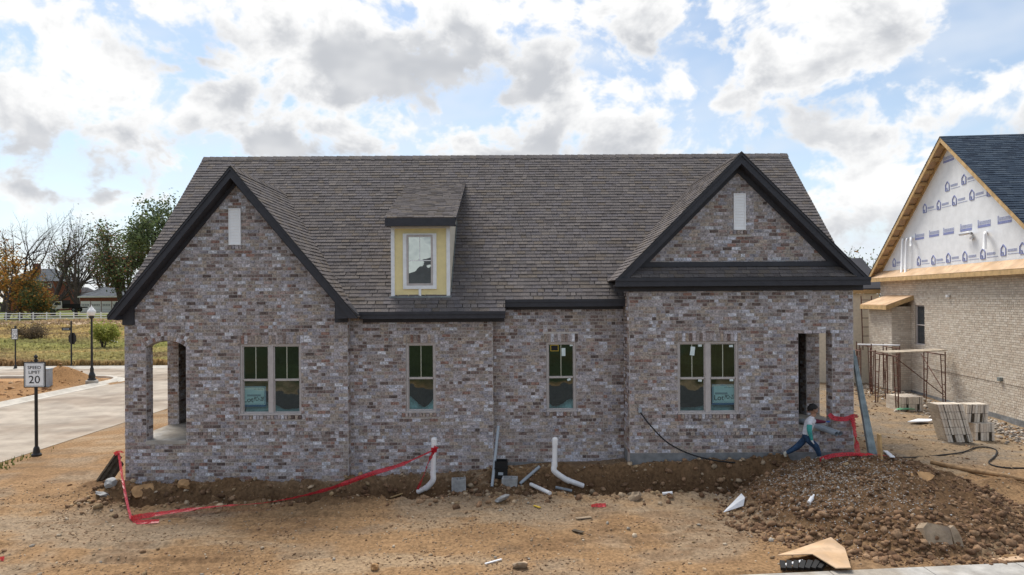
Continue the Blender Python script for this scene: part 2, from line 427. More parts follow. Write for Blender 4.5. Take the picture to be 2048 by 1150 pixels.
    yard = sst(9, 11, x) * sst(15.5, 18, y)
    z = z + amp * (big + fine * .012) * (1 + yard * .6) + (np.maximum(tz, hz) * amp) * (fine * .035 + (lump - .25) * .16)
    z = np.where(y < 44.6, z, z + .10 * fbm(x * .25, y * .12, 3, 51) * (y > 45))
    return z
def TZ(x, y): return float(terrain(np.array([x]), np.array([y]))[0])
_YS = np.geomspace(9.0, 300.0, 5000)
def G(px, py, dz=0.0):
    """where the ray through a pixel meets the ground"""
    a, b = px - CX, py - CY
    X = (a - b * ROLL) / F * _YS; Z = H - (a * ROLL + b) / F * _YS
    hit = np.nonzero(Z <= terrain(X, _YS) + dz)[0]
    k = int(hit[0]) if len(hit) else len(_YS) - 1
    return Vector((float(X[k]), float(_YS[k]), float(Z[k])))

# ================================================================== GROUND
def axis(parts):
    out = []
    for a, b, st in parts:
        n = max(1, int(round((b - a) / st))); out += list(np.linspace(a, b, n, endpoint=False))
    out.append(parts[-1][1]); return np.array(out)
gx = axis([(-2500, -300, 200), (-300, -80, 20), (-80, -34, 2.0), (-34, -13, .35), (-13, -9.4, .10), (-9.4, 11.2, .045), (11.2, 19, .14), (19, 40, 1.5), (40, 300, 20), (300, 2500, 200)])
gy = axis([(-400, -60, 40), (-60, 5, 5), (5, 10.0, .8), (10.0, 15.9, .042), (15.9, 20, .13), (20, 32, .3), (32, 38.0, .25), (38.0, 48, .5), (48, 130, 2.0), (130, 300, 10), (300, 3500, 160)])
GX, GY = np.meshgrid(gx, gy)
GZ = terrain(GX, GY)
# nothing pokes through the house floor
inh = (GX > -8.7) & (GX < 7.7) & (GY > 16.5) & (GY < 24.8); GZ[inh] = np.minimum(GZ[inh], .3)
def ground_colour(x, y):
    n1 = fbm(x * .35, y * .9, 4, 61); n2 = fbm(x * 1.2, y * 2.6, 4, 62, .6); n3 = fbm(x * .6, y * .6, 3, 63); n4 = fbm(x * 7, y * 12, 2, 65)
    tan = np.array((.385, .250, .145)); pale = np.array((.455, .340, .235)); grey = np.array((.375, .300, .230)); brown = np.array((.235, .145, .085)); dark = np.array((.18, .112, .066))
    c = tan + (pale - tan) * sst(-.05, .35, n1 + n2 * .5)[..., None]
    c = c + (grey - c) * (sst(.05, .45, n3 + n2 * .3) * .75)[..., None]
    c = c + (brown - c) * (sst(.12, .5, n2 - n1 * .3) * .55)[..., None]
    # foreground right of the middle is more orange, the far left strip paler
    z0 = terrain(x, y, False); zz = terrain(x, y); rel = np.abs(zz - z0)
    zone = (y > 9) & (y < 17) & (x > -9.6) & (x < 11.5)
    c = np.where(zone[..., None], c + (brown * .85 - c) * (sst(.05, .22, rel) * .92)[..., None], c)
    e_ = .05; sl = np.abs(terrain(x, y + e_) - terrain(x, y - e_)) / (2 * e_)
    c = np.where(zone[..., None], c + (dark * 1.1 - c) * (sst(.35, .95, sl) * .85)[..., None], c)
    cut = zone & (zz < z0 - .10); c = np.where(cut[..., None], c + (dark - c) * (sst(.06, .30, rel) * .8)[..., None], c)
    # beaten side yard
    yd = (sst(8.4, 9.6, x) * sst(14.5, 16.5, y))[..., None]; yc = np.array((.37, .285, .20)) + (np.array((.29, .25, .21)) - np.array((.37, .285, .20))) * sst(-.2, .3, n2)[..., None]
    c = c + (yc - c) * yd * .85
    # orange clay round the crossing
    oc = (sst(-21, -22.5, x) * sst(46, 44, y) * sst(8, 20, y))[..., None]; clay = np.array((.40, .225, .105)) * (1 + .3 * n2[..., None]); c = c + (clay - c) * oc * .8
    # rough grass field beyond
    f = sst(43.8, 45.5, y)[..., None]
    g1 = np.array((.46, .36, .17)); g2 = np.array((.40, .35, .15)); g3 = np.array((.30, .22, .12))
    band = fbm(x * .05, y * .10, 3, 71); b2 = fbm(x * .12 + 3, y * .22, 3, 72)
    g = g1 + (g2 - g1) * sst(-.08, .22, band)[..., None]; g = g + (g3 - g) * (sst(.02, .35, b2) * .9)[..., None]
    # strip of lawn and a gravel drive before the white fence
    lawn = (np.exp(-((y - 63) / 6.0) ** 2))[..., None]; g = g + (np.array((.30, .36, .12)) - g) * lawn * .35
    drive = (sst(95, 99, y) * sst(112, 106, y))[..., None]; g = g + (np.array((.36, .27, .20)) - g) * drive * .8
    lawn2 = sst(117, 122, y)[..., None]; g = g + (np.array((.13, .17, .05)) - g) * lawn2 * .8
    c = c + (g - c) * f
    # lawn across the street behind the viewpoint
    lb = sst(-1.0, -2.5, y)[..., None]; lawnc = np.array((.045, .062, .028)) * (1 + .5 * fbm(x * .25, y * .25, 3, 81)[..., None]) + np.array((.03, .012, .0)) * sst(0, .4, fbm(x * .09, y * .13, 3, 83))[..., None]
    c = c + (lawnc - c) * lb
    c = np.where((y < 37)[..., None], c * np.array((.70, .665, .60)), c)
    return np.clip(c * (1 + .16 * n4[..., None]), .01, .9)
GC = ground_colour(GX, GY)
me = bpy.data.meshes.new('ground'); ny, nx = GX.shape
idx = np.arange(nx * ny).reshape(ny, nx)
quads = np.stack([idx[:-1, :-1], idx[:-1, 1:], idx[1:, 1:], idx[1:, :-1]], -1).reshape(-1, 4)
me.vertices.add(nx * ny); me.vertices.foreach_set('co', np.stack([GX, GY, GZ], -1).astype(np.float32).ravel())
me.loops.add(quads.size); me.polygons.add(len(quads))
me.polygons.foreach_set('loop_start', np.arange(0, quads.size, 4)); me.loops.foreach_set('vertex_index', quads.ravel().astype(np.int32))
me.polygons.foreach_set('use_smooth', [True] * len(quads)); me.update(calc_edges=True)
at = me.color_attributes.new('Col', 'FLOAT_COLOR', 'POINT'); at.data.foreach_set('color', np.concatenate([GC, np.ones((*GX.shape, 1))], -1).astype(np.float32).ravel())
m = mat('ground_dirt', attr=True, rough=.98, var=.24, scale=17, bump=.8, bscale=34, spec=.1)
me.materials.append(m); go = bpy.data.objects.new('ground', me); col.objects.link(go); go['kind'] = 'structure'

def strip(name, left, right, m, up=.0, kind='structure', thick=None):
    """sheet between two polylines (x,y) laid on the ground"""
    b = MB(); n = len(left)
    pt = lambda q: (q[0], q[1], float(terrain(np.array([q[0]]), np.array([q[1]]), False)[0]) + up)
    for k in range(n - 1): b.face([pt(left[k]), pt(right[k]), pt(right[k + 1]), pt(left[k + 1])])
    o = b.build(name, m); o['kind'] = kind; return o
R1 = 2.2
ys = list(np.linspace(2, CROSS_Y0, 40))
strip('side_street', [(ROAD_X0 + .38, y) for y in ys], [(ROAD_X1, y) for y in ys], 'road', .012)
xs = list(np.linspace(-75, -7, 40))
strip('cross_street', [(x, CROSS_Y1) for x in xs], [(x, CROSS_Y0) for x in xs], 'road', .016)
xs = list(np.linspace(-60, 60, 40))
strip('front_street', [(x, 8.4) for x in xs], [(x, -.6) for x in xs], 'asphalt', .03)
# rolled kerb along the side street, round the corner into the cross street
kb = MB(); line = [(ROAD_X0, y) for y in np.linspace(6, CROSS_Y0 - R1, 30)]
for a in np.linspace(0, math.pi / 2, 9)[1:]: line.append((ROAD_X0 - R1 + R1 * math.cos(a), CROSS_Y0 - R1 + R1 * math.sin(a)))
line += [(x, CROSS_Y0) for x in np.linspace(ROAD_X0 - R1 - 1, -75, 14)]
def kerb(line, side):
    b = MB(); pr = [(-.02, -.1), (-.02, .13), (.16, .15), (.42, .035), (.62, .022), (.62, -.1)]
    rings = []
    for k, q in enumerate(line):
        p0 = Vector((*line[max(k - 1, 0)], 0)); p1 = Vector((*line[min(k + 1, len(line) - 1)], 0)); d = (p1 - p0).normalized(); nrm = Vector((d.y, -d.x, 0)) * side
        rings.append([(q[0] + nrm.x * a, q[1] + nrm.y * a, h) for a, h in pr])
    for k in range(len(line) - 1):
        for j in range(len(pr) - 1): b.face([rings[k][j], rings[k][j + 1], rings[k + 1][j + 1], rings[k + 1][j]])
    return b
o = kerb(line, 1).build('kerb', 'kerb'); o['kind'] = 'structure'
o = kerb([(x, CROSS_Y1 + .3) for x in np.linspace(-75, -7, 12)], 1).build('far_kerb', 'kerb'); o['kind'] = 'structure'
# concrete pavement at the lower right corner, in slabs
pv = MB(); A = P(1466, 1151, 4.13 * F / 556); 
for k in range(6):
    x0 = 3.3 + k * 1.5; x1 = x0 + 1.485; e = lambda x: 10.14 + (x - 3.36) * .091
    pv.hexa([(x0, 8.6, 0), (x1, 8.6, 0), (x1, e(x1), 0), (x0, e(x0), 0), (x0, 8.6, .17), (x1, 8.6, .17), (x1, e(x1), .17), (x0, e(x0), .17)])
o = pv.build('pavement', 'concrete'); o['kind'] = 'structure'

# ================================================================== BRICKLAYING
PAL = [((0.329, 0.284, 0.274), 5), ((0.281, 0.231, 0.207), 5), ((0.397, 0.366, 0.375), 5), ((0.176, 0.126, 0.111), 3), ((0.310, 0.255, 0.212), 4), ((0.464, 0.452, 0.490), 2.4), ((0.291, 0.217, 0.192), 3), ((0.368, 0.327, 0.332), 5),
       ((0.118, 0.087, 0.077), 1.3), ((0.224, 0.174, 0.154), 3), ((0.531, 0.529, 0.567), .7), ((0.339, 0.270, 0.221), 3), ((0.243, 0.145, 0.116), 1.2), ((0.291, 0.265, 0.279), 4)]
CH, BL, JT = .0794, .2032, .0135
def pick(r, pal):
    t = sum(w for _, w in pal); u = r.random() * t
    for i, (c, w) in enumerate(pal):
        u -= w
        if u <= 0: return i
    return 0
def minus(iv, a, b):
    out = []
    for x0, x1 in iv:
        if b <= x0 or a >= x1: out.append((x0, x1)); continue
        if a > x0: out.append((x0, a))
        if b < x1: out.append((b, x1))
    return out
def lay(x0, x1, z0, lim, cuts, rnd, pal=PAL, table=None, ch=CH, bl=BL):
    """running bond: lim(z)->(xa,xb) clip, cuts(z)->list of gaps. returns (xc, zc, w, h, palette, proud, full)"""
    out = []; k = 0
    while True:
        za = z0 + k * ch; zc = za + ch / 2; L = lim(zc)
        if L is None: break
        iv = [(max(x0, L[0]), min(x1, L[1]))]
        if iv[0][1] <= iv[0][0]: break
        for a, b in cuts(zc): iv = minus(iv, a, b)
        head = table is not None and abs(zc - table) < ch * .5
        ln = bl / 2 if head else bl
        off = (k % 2) * ln / 2 + (.04 if k % 5 == 2 else 0)
        for a, b in iv:
            if b - a < .03: continue
            n0 = math.floor((a - off) / ln); u = n0 * ln + off
            while u < b:
                p, q = max(u, a), min(u + ln, b)
                if q - p > .035 and rnd.random() < .26 and not head and q - p > .15:
                    mid_ = (p + q) / 2
                    for p_, q_ in ((p, mid_), (mid_, q)): out.append(((p_ + q_) / 2, zc, q_ - p_ - JT, ch - JT, pick(rnd, pal), rnd.uniform(-.0025, .003), False))
                elif q - p > .035:
                    out.append(((p + q) / 2, zc, q - p - JT, ch - JT, pick(rnd, pal), .018 if head else rnd.uniform(-.0025, .003), abs(q - p - bl) < 1e-4 and not head))
                u += ln
        k += 1
        if k > 140: break
    return out
BD = .03
def brick_pts(c, w, h, X, Z, D):
    """box with slightly eased face; X,Z along wall, D outwards"""
    X, Z, D = Vector(X), Vector(Z), Vector(D); q = []
    for d, s in ((-BD, 0), (0, .0)):
        for i, j in ((-1, -1), (1, -1), (1, 1), (-1, 1)): q.append(c + X * (i * (w / 2)) + Z * (j * (h / 2)) + D * d)
    return q
def add_brick(mb, c, w, h, X, Z, D, colr):
    q = brick_pts(Vector(c), w, h, X, Z, D)
    mb.hexa([q[0], q[1], q[2], q[3], q[4], q[5], q[6], q[7]], colr, skip=(0,))

# ================================================================== MAIN HOUSE
house = thing('brick_house', 'single-storey brick house with two front gables, grey shingle roof and yellow dormer', 'house', (-.5, 20.0, 0.0))
YL, YML, YMR, YR = 15.83, 16.06, 16.28, 15.54
XL0, XL1, XM, XR0, XR1 = -8.93, -3.75, -.39, 2.73, 7.84
S_MAIN, YRIDGE = .9714, 20.47; ZRIDGE = H + 4.274
def zmain(y): return ZRIDGE - S_MAIN * (YRIDGE - y)
def ymain(z): return YRIDGE - (ZRIDGE - z) / S_MAIN
LPX, LPZ, LS, LFY = -6.31, H + 3.04, 1.20, 15.50        # left gable: ridge x, z, slope, front rake
RPX, RPZ, RS, RFY = 5.215, H + 3.228, 1.00, 15.24
ZFLOOR = 1.19

rb = random.Random(11)
# openings: (x0, x1, z0, z1)
def win_rect(x0, x1, y0, y1, Y):
    a = P(x0, (y0 + y1) / 2, Y); b = P(x1, (y0 + y1) / 2, Y); return [a.x, b.x, P((x0 + x1) / 2, y1, Y).z, P((x0 + x1) / 2, y0, Y).z]
WL = win_rect(480, 602, 688, 830, YL); WML = win_rect(812, 871, 686, 825, YML); WMR = win_rect(1093, 1152, 684, 823, YMR); WR = win_rect(1356, 1477, 683, 828, YR)
VL = win_rect(458, 482, 417, 490, YL); VR = win_rect(1467, 1491, 387, 460, YR)
AX0, AX1 = P(292, 780, YL).x, P(372, 780, YL).x; AZ0 = P(330, 881, YL).z; AZS = P(330, 694, YL).z; AZC = P(332, 681, YL).z
AXC = (AX0 + AX1) / 2; AHW = (AX1 - AX0) / 2; ARISE = AZC - AZS; AR = (AHW ** 2 + ARISE ** 2) / (2 * ARISE); AZ_C = AZC - AR
DO = win_rect(1597, 1665, 664, 856, YR)
SOLD = .2032
def win_cuts(w, soldier=True, sill=True):
    def f(z):
        r = []
        if w[2] < z < w[3]: r.append((w[0], w[1]))
        if soldier and w[3] <= z < w[3] + SOLD: r.append((w[0] - .06, w[1] + .06))
        if sill and w[2] - .105 < z <= w[2]: r.append((w[0] - .1, w[1] + .1))
        return r
    return f
def arch_cut(z):
    if z < AZ0 - .02: return []
    if z < AZS: return [(AX0, AX1)]
    ro = AR + .215
    if z < AZ_C + ro:
        hw = min(math.sqrt(max(ro * ro - (z - AZ_C) ** 2, 0)), AHW + max(0, (z - AZS)) * AHW / (AZS - AZ_C) + .01)
        return [(AXC - hw, AXC + hw)]
    return []
def seam(*fs):
    return lambda z: [q for f in fs for q in f(z)]
def gable_lim(x0, x1, px, pz, s, below=.14):
    def f(z):
        hw = (pz - below - z) / s
        if hw < .05: return None
        return (max(x0, px - hw), min(x1, px + hw))
    return f
def flat_lim(x0, x1, zt): return lambda z: (x0, x1) if z < zt else None
do_cut = lambda z: [(DO[0], DO[1])] if DO[2] < z < DO[3] else []
FAC = [  # name, Y, x0, x1, brick start z, lim, cuts, water table
    (YL, XL0, XL1, .06, gable_lim(XL0, XL1, LPX, LPZ, LS), seam(win_cuts(WL), win_cuts(VL, False), arch_cut)),
    (YML, XL1 + .0, XM, .06, flat_lim(XL1, XM, H - .46), seam(win_cuts(WML))),
    (YMR, XM, XR0, .40, flat_lim(XM, XR0, H - .24), seam(win_cuts(WMR))),
    (YR, XR0, XR1, .76, gable_lim(XR0, XR1, RPX, RPZ, RS), seam(win_cuts(WR), win_cuts(VR, False), do_cut))]
# mortar-coloured backing with the openings cut out
def backing(Y, x0, x1, zb, lim_top, opens, thick=.30):
    b = MB(); br = {x0, x1}
    for o in opens:
        br |= {o[0], o[1]}
        if len(o) > 4: br |= {o[0] + (o[1] - o[0]) * k / 12 for k in range(13)}
    br |= {x0 + (x1 - x0) * k / 24 for k in range(25)}
    br = sorted(q for q in br if x0 <= q <= x1)
    for a, c in zip(br, br[1:]):
        if c - a < 1e-5: continue
        mid = (a + c) / 2; spans = [(lambda x: zb, lim_top)]
        sp = []
        cur = [(zb, zb, lim_top(a), lim_top(c))]
        for o in opens:
            if not (o[0] <= mid <= o[1]): continue
            ta, tc_ = (o[3], o[3]) if len(o) == 4 else (o[4](a), o[4](c)); nx_ = []
            for (la, lc, ua, uc) in cur:
                if o[2] > la + .001: nx_.append((la, lc, min(o[2], ua), min(o[2], uc)))
                if ua > ta + .001: nx_.append((max(ta, la), max(tc_, lc), ua, uc))
            cur = nx_
        for (la, lc, ua, uc) in cur:
            if ua - la < .002 and uc - lc < .002: continue
            y0, y1 = Y + .010, Y + thick
            b.hexa([(a, y0, la), (c, y0, lc), (c, y1, lc), (a, y1, la), (a, y0, ua), (c, y0, uc), (c, y1, uc), (a, y1, ua)])
    return b
arch_top = lambda x: AZ_C + math.sqrt(max(AR * AR - (x - AXC) ** 2, 0))
tops = [lambda x: LPZ - .12 - LS * abs(x - LPX), lambda x: H - .45, lambda x: H - .23, lambda x: RPZ - .12 - RS * abs(x - RPX)]
opn = [[WL, VL, [AX0, AX1, AZ0, AZS, arch_top]], [WML], [WMR], [WR, VR, DO]]
spare = MB(); VAR = {}; placed = []; nobj = 0
walls = []
for (Y, x0, x1, zb, lim, cuts), tp, op in zip(FAC, tops, opn):
    w = backing(Y, x0 + (.0 if Y != YML else .0), x1, -.5, tp, op).build('wall', 'mortar', house); walls.append(w)
    # gable peak of the backing is bounded by the same roof lines
    for r in lay(x0, x1, zb, lim, cuts, rb, table=ZFLOOR): placed.append((Y, w, r))
# full stretchers nearest to the viewpoint become bricks of their own
full = [i for i, (Y, w, r) in enumerate(placed) if r[6] and Y in (YR, YL)]
full.sort(key=lambda i: (placed[i][0], abs(placed[i][2][1] - 2.4) + abs(placed[i][2][0] - (5.0 if placed[i][0] == YR else -6)) * .35))
own = set(full[:300])
rest = {id(w): MB() for w in walls}
for i, (Y, w, (xc, zc, ww, hh, pi_, pr, fl)) in enumerate(placed):
    c = PAL[pi_][0]; k = .86 + .28 * ((i * 7919) % 101) / 101
    cc = (min(c[0] * k * 1.20, .60), min(c[1] * k * 1.23, .60), min(c[2] * k * 1.27, .64))
    if i in own:
        key = (pi_, int(k * 12))
        if key not in VAR:
            b = MB(); add_brick(b, (0, 0, 0), BL - JT, CH - JT, (1, 0, 0), (0, 0, 1), (0, -1, 0), cc); VAR[key] = b.mesh('brick', 'brick')
        o = bpy.data.objects.new('brick', VAR[key]); og = ORG[house.name]; o.location = (xc - og[0], Y - pr - og[1], zc - og[2]); col.objects.link(o); o.parent = w
    else: add_brick(rest[id(w)], (xc, Y - pr, zc), ww, hh, (1, 0, 0), (0, 0, 1), (0, -1, 0), cc)
def brick_row(mb, x0, x1, zc, hgt, Y, wid, proud, rnd, tilt=0):
    n = max(1, int(round((x1 - x0) / wid))); w = (x1 - x0) / n
    for k in range(n):
        c = PAL[pick(rnd, PAL)][0]; f = rnd.uniform(1.0, 1.3)
        add_brick(mb, (x0 + (k + .5) * w, Y - proud, zc), w - JT, hgt - JT, (1, 0, 0), (0, 0, 1), (0, -1, 0), tuple(q * f for q in c))
for w, Y, wl in ((WL, YL, walls[0]), (WML, YML, walls[1]), (WMR, YMR, walls[2]), (WR, YR, walls[3])):
    brick_row(rest[id(wl)], w[0] - .06, w[1] + .06, w[3] + SOLD / 2, SOLD, Y, CH, .002, rb)
    brick_row(rest[id(wl)], w[0] - .1, w[1] + .1, w[2] - .052, .10, Y, CH, .035, rb)
for w, Y, wl in ((VL, YL, walls[0]), (VR, YR, walls[3])): brick_row(rest[id(wl)], w[0] - .1, w[1] + .1, w[2] - .052, .10, Y, CH, .025, rb)
amax = math.asin(AHW / AR); n = 15
for ring, (r0, hg) in enumerate(((AR, .105), (AR + .105, .105))):
    for k in range(n):
        a = -amax + (k + .5) * 2 * amax / n; rr = r0 + hg / 2; c = tuple(q * 1.26 for q in PAL[pick(rb, PAL)][0])
        add_brick(rest[id(walls[0])], (AXC + rr * math.sin(a), YL - .002, AZ_C + rr * math.cos(a)), rr * 2 * amax / n - JT, hg - JT, (math.cos(a), 0, -math.sin(a)), (math.sin(a), 0, math.cos(a)), (0, -1, 0), c)
# bricks on the faces that turn the corners: (origin x, y0, y1, outward sign, z0, z1, wall)
def side_bricks(mb, X, y0, y1, sg, z0, z1, rnd):
    k = 0; z = z0
    while z < z1:
        u = y0 - (k % 2) * BL / 2
        while u < y1:
            p, q = max(u, y0), min(u + BL, y1)
            if q - p > .04:
                c = tuple(q * 1.26 for q in PAL[pick(rnd, PAL)][0]); add_brick(mb, (X + sg * .010, (p + q) / 2, z + CH / 2), q - p - JT, CH - JT, (0, sg, 0), (0, 0, 1), (sg, 0, 0), c)
            u += BL
        z += CH; k += 1
side_bricks(rest[id(walls[0])], XL1, YL + .012, YML, 1, .06, H - .48, rb)
side_bricks(rest[id(walls[1])], XM, YML + .012, YMR, 1, .06, H - .3, rb)
side_bricks(rest[id(walls[3])], XR0, YR + .012, YMR, -1, .76, H + .2, rb)
side_bricks(rest[id(walls[0])], AX0 - .004, YL + .012, YL + .31, 1, AZ0, AZS, rb); side_bricks(rest[id(walls[0])], AX1 + .004, YL + .012, YL + .31, -1, AZ0, AZS, rb)
side_bricks(rest[id(walls[3])], DO[1] + .004, YR + .012, YR + .31, -1, DO[2], DO[3], rb); side_bricks(rest[id(walls[3])], DO[0] - .004, YR + .012, YR + .31, 1, DO[2], DO[3], rb)
# piers at the back corners of both porches
def pier(x0, x1, Y, z0, z1):
    w = MB().box(x0, x1, Y + .01, Y + .4, z0 - .6, z1).build('porch_pier', 'mortar', house); b = MB()
    for (xc, zc, ww, hh, pi_, pr, fl) in lay(x0, x1, z0 - .5, flat_lim(x0, x1, z1), lambda z: [], rb): add_brick(b, (xc, Y - pr, zc), ww, hh, (1, 0, 0), (0, 0, 1), (0, -1, 0), tuple(q * 1.26 for q in PAL[pi_][0]))
    side_bricks(b, x1 if x0 < 0 else x0, Y + .012, Y + .4, 1 if x0 < 0 else -1, z0, z1, rb)
    b.build('brickwork', 'brick', w, kind='stuff')
PLX = P(335, 800, 17.95).x; pier(PLX, P(357, 800, 17.95).x, 17.95, AZ0, H - .9)
PRX = P(1613, 760, 17.25).x; pier(PRX, XR1, 17.25, DO[2], H - .7)
for w in walls: rest[id(w)].build('brickwork', 'brick', w, kind='stuff')
# foundation
fb = MB()
for x0, x1, Y, zt in ((XL0, XL1, YL, .055), (XL1, XM, YML, .055), (XM, XR0, YMR, .395), (XR0, XR1, YR, .755)): fb.box(x0 + .003, x1 - .003, Y - .004, Y + .2, -.6, zt)
fb.box(XM + .4, XR0 - .0, YMR - .02, YMR + .1, -.4, .33)
fb.box(XR0 + .004, XR0 + .2, YR + .2, YMR + .02, -.6, .755)
fb.build('foundation', 'parge', house)
# porch floors, outer and inner walls, ceiling
pb = MB(); pb.box(XL0 + .02, -7.2, YL + .305, 18.4, .3, AZ0); pb.box(AX0 + .0, AX1, YL - .02, YL + .305, AZ0 - .09, AZ0 + .002); pb.build('porch_floor', 'concrete', house)
pb = MB(); pb.box(6.3, XR1 - .02, YR + .305, 17.6, .3, DO[2]); pb.box(DO[0], DO[1], YR - .02, YR + .305, DO[2] - .07, DO[2] + .002); pb.build('porch_floor', 'concrete', house)
ib = MB()
ib.box(XL0, XL0 + .3, YL + .302, YL + .36, AZS + .05, H - .5); ib.box(XL0, XL0 + .3, YL + .36, 17.95, AZS + .05, H - .5)   # header over side opening
ib.box(XL0, XL0 + .3, 18.36, 25, -.3, H - .2); ib.box(XR1 - .3, XR1, 17.66, 25, -.3, H - .1); ib.box(XR1 - .3, XR1, YR + .305, 17.24, DO[3] + .02, H + .1)
ib.box(XL0, XR1, 25, 25.3, -.3, H - .2)
ib.build('outer_wall', 'mortar', house)
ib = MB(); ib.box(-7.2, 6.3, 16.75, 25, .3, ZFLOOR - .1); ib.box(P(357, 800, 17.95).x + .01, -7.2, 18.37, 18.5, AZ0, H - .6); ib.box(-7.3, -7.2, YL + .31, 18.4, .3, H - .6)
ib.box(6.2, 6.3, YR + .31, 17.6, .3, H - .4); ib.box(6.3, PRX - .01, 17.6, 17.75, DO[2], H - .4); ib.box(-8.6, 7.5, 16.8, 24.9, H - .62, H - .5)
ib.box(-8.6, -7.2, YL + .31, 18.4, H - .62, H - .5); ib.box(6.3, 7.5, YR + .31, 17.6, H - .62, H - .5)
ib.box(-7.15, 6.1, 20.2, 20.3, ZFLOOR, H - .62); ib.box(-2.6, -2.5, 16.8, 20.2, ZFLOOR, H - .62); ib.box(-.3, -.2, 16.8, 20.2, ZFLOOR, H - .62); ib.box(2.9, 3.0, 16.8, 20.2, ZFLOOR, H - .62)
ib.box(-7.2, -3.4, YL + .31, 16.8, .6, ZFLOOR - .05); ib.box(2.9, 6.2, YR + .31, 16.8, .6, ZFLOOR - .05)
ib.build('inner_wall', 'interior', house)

# ------------------------------------------------------------------ roofs
SPAL = [((0.144, 0.127, 0.123), 5), ((0.131, 0.117, 0.113), 4), ((0.161, 0.142, 0.135), 4), ((0.151, 0.127, 0.109), 2.5), ((0.120, 0.105, 0.101), 2), ((0.172, 0.149, 0.135), 1.5), ((0.140, 0.126, 0.128), 4)]
EXP, TAB = .127, .22
def shingle_field(O, U, V, N, vmax, ivf, rnd, pal=SPAL, exp=EXP, tab=TAB):
    """returns list of (corner points low-left.. , colour, full?, u, v) and deck quads"""
    O, U, V, N = Vector(O), Vector(U), Vector(V), Vector(N); out = []; deck = []
    k = 0
    while k * exp < vmax - .02:
        v0 = k * exp; v1 = min(v0 + exp, vmax)
        A, B = ivf(v0 + .01), ivf(v1 - .01)
        if len(A) != len(B) or any(abs(p[0] - q[0]) > .6 or abs(p[1] - q[1]) > .6 for p, q in zip(A, B)): A = B = ivf((v0 + v1) / 2)
        for (a0, b0), (a1, b1) in zip(A, B):
            deck.append([O + U * a0 + V * v0 - N * .012, O + U * b0 + V * v0 - N * .012, O + U * b1 + V * v1 - N * .012, O + U * a1 + V * v1 - N * .012])
            u = a0 - rnd.random() * tab; lo, hi = min(a0, a1), max(b0, b1); u = min(u, lo)
            while u < hi:
                w = tab * rnd.uniform(.55, 1.25); p, q = u, u + w; u = q
                pl, ql, pt_, qt = max(p, a0), min(q, b0), max(p, a1), min(q, b1)
                if ql - pl < .005 and qt - pt_ < .005: continue
                ql = max(ql, pl); qt = max(qt, pt_)
                out.append((v0, v1, pl, ql, pt_, qt, pick(rnd, pal), rnd.uniform(.93, 1.07), rnd.choice((.014, .017, .022)), abs(ql - pl - w) < 1e-6 and abs(qt - pt_ - w) < 1e-6))
        k += 1
    return out, deck
def shingle_hex(mb, O, U, V, N, s, pal=SPAL, c=None):
    O, U, V, N = Vector(O), Vector(U), Vector(V), Vector(N); v0, v1, pl, ql, pt_, qt, ci, f, th, fl = s
    c = c or tuple(q * f for q in pal[ci][0]); g = .003
    p = [O + U * (pl + g) + V * v0 - N * .012, O + U * (ql - g) + V * v0 - N * .012, O + U * (qt - g) + V * (v1 + .012) - N * .012, O + U * (pt_ + g) + V * (v1 + .012) - N * .012,
         O + U * (pl + g) + V * v0 + N * th, O + U * (ql - g) + V * v0 + N * th, O + U * (qt - g) + V * (v1 + .012) + N * .002, O + U * (pt_ + g) + V * (v1 + .012) + N * .002]
    mb.hexa(p, c, skip=(0,))
def roof_plane(parent, name, O, U, V, N, vmax, ivf, rnd, own_n=0, pal=SPAL, exp=EXP, tab=TAB, mshingle='shingle'):
    sh, deck = shingle_field(O, U, V, N, vmax, ivf, rnd, pal, exp, tab)
    d = MB()
    for q in deck: d.face(q)
    r = d.build(name, 'deck', parent)
    own = set(); rest_ = MB()
    if own_n:
        f = [i for i, s in enumerate(sh) if s[9]]; f.sort(key=lambda i: sh[i][0] + sh[i][2] * .0); own = set(f[:own_n])
    var = {}; og = Vector(ORG.get(parent.name) or (0, 0, 0)); Ov, Uv, Vv = Vector(O), Vector(U), Vector(V)
    for i, s in enumerate(sh):
        if i in own:
            wq = round((s[3] - s[2]) / .03) * .03; key = (wq, s[6], round(s[7], 1), s[8])
            if key not in var:
                b = MB(); shingle_hex(b, (0, 0, 0), U, V, N, (0, exp, 0, wq, 0, wq, s[6], round(s[7], 1), s[8], True), pal); var[key] = b.mesh('shingle', mshingle)
            o = bpy.data.objects.new('shingle', var[key]); o.location = Ov + Uv * s[2] + Vv * s[0] - og; col.objects.link(o); o.parent = r
        else: shingle_hex(rest_, O, U, V, N, s, pal)
    rest_.build('shingle_courses', mshingle, r, kind='stuff')
    return r
rs = random.Random(5)
th = math.atan(S_MAIN); cs, sn = math.cos(th), math.sin(th)
ZE = H - .30; YE = ymain(ZE); MX0, MX1 = -9.13, 8.35
ZMR = ZE + 3 * EXP * sn
def iv_main(v):
    z = ZE + v * sn; iv = [(MX0, MX1)]
    if z < LPZ: hw = (LPZ - z) / LS - .03; iv = minus(iv, LPX - hw, LPX + hw)
    if H + .40 <= z < RPZ: hw = (RPZ - z) / RS - .03; iv = minus(iv, RPX - hw, RPX + hw)
    if z < ZMR: iv = minus(iv, -.09, 99)
    if z < H + .40: iv = minus(iv, 2.72, 99)
    return [q for q in iv if q[1] - q[0] > .01]
VM = (ZRIDGE - ZE) / sn
roof_plane(house, 'main_roof', (0, YE, ZE), (1, 0, 0), (0, cs, sn), (0, -sn, cs), VM, iv_main, rs, 300)
back = MB(); back.prism([(MX0, YRIDGE, ZRIDGE - .01), (MX1, YRIDGE, ZRIDGE - .01), (MX1, 25.6, ZRIDGE - S_MAIN * (25.6 - YRIDGE)), (MX0, 25.6, ZRIDGE - S_MAIN * (25.6 - YRIDGE))], (0, 0, -.06)); back.build('rear_roof', 'deck', house)
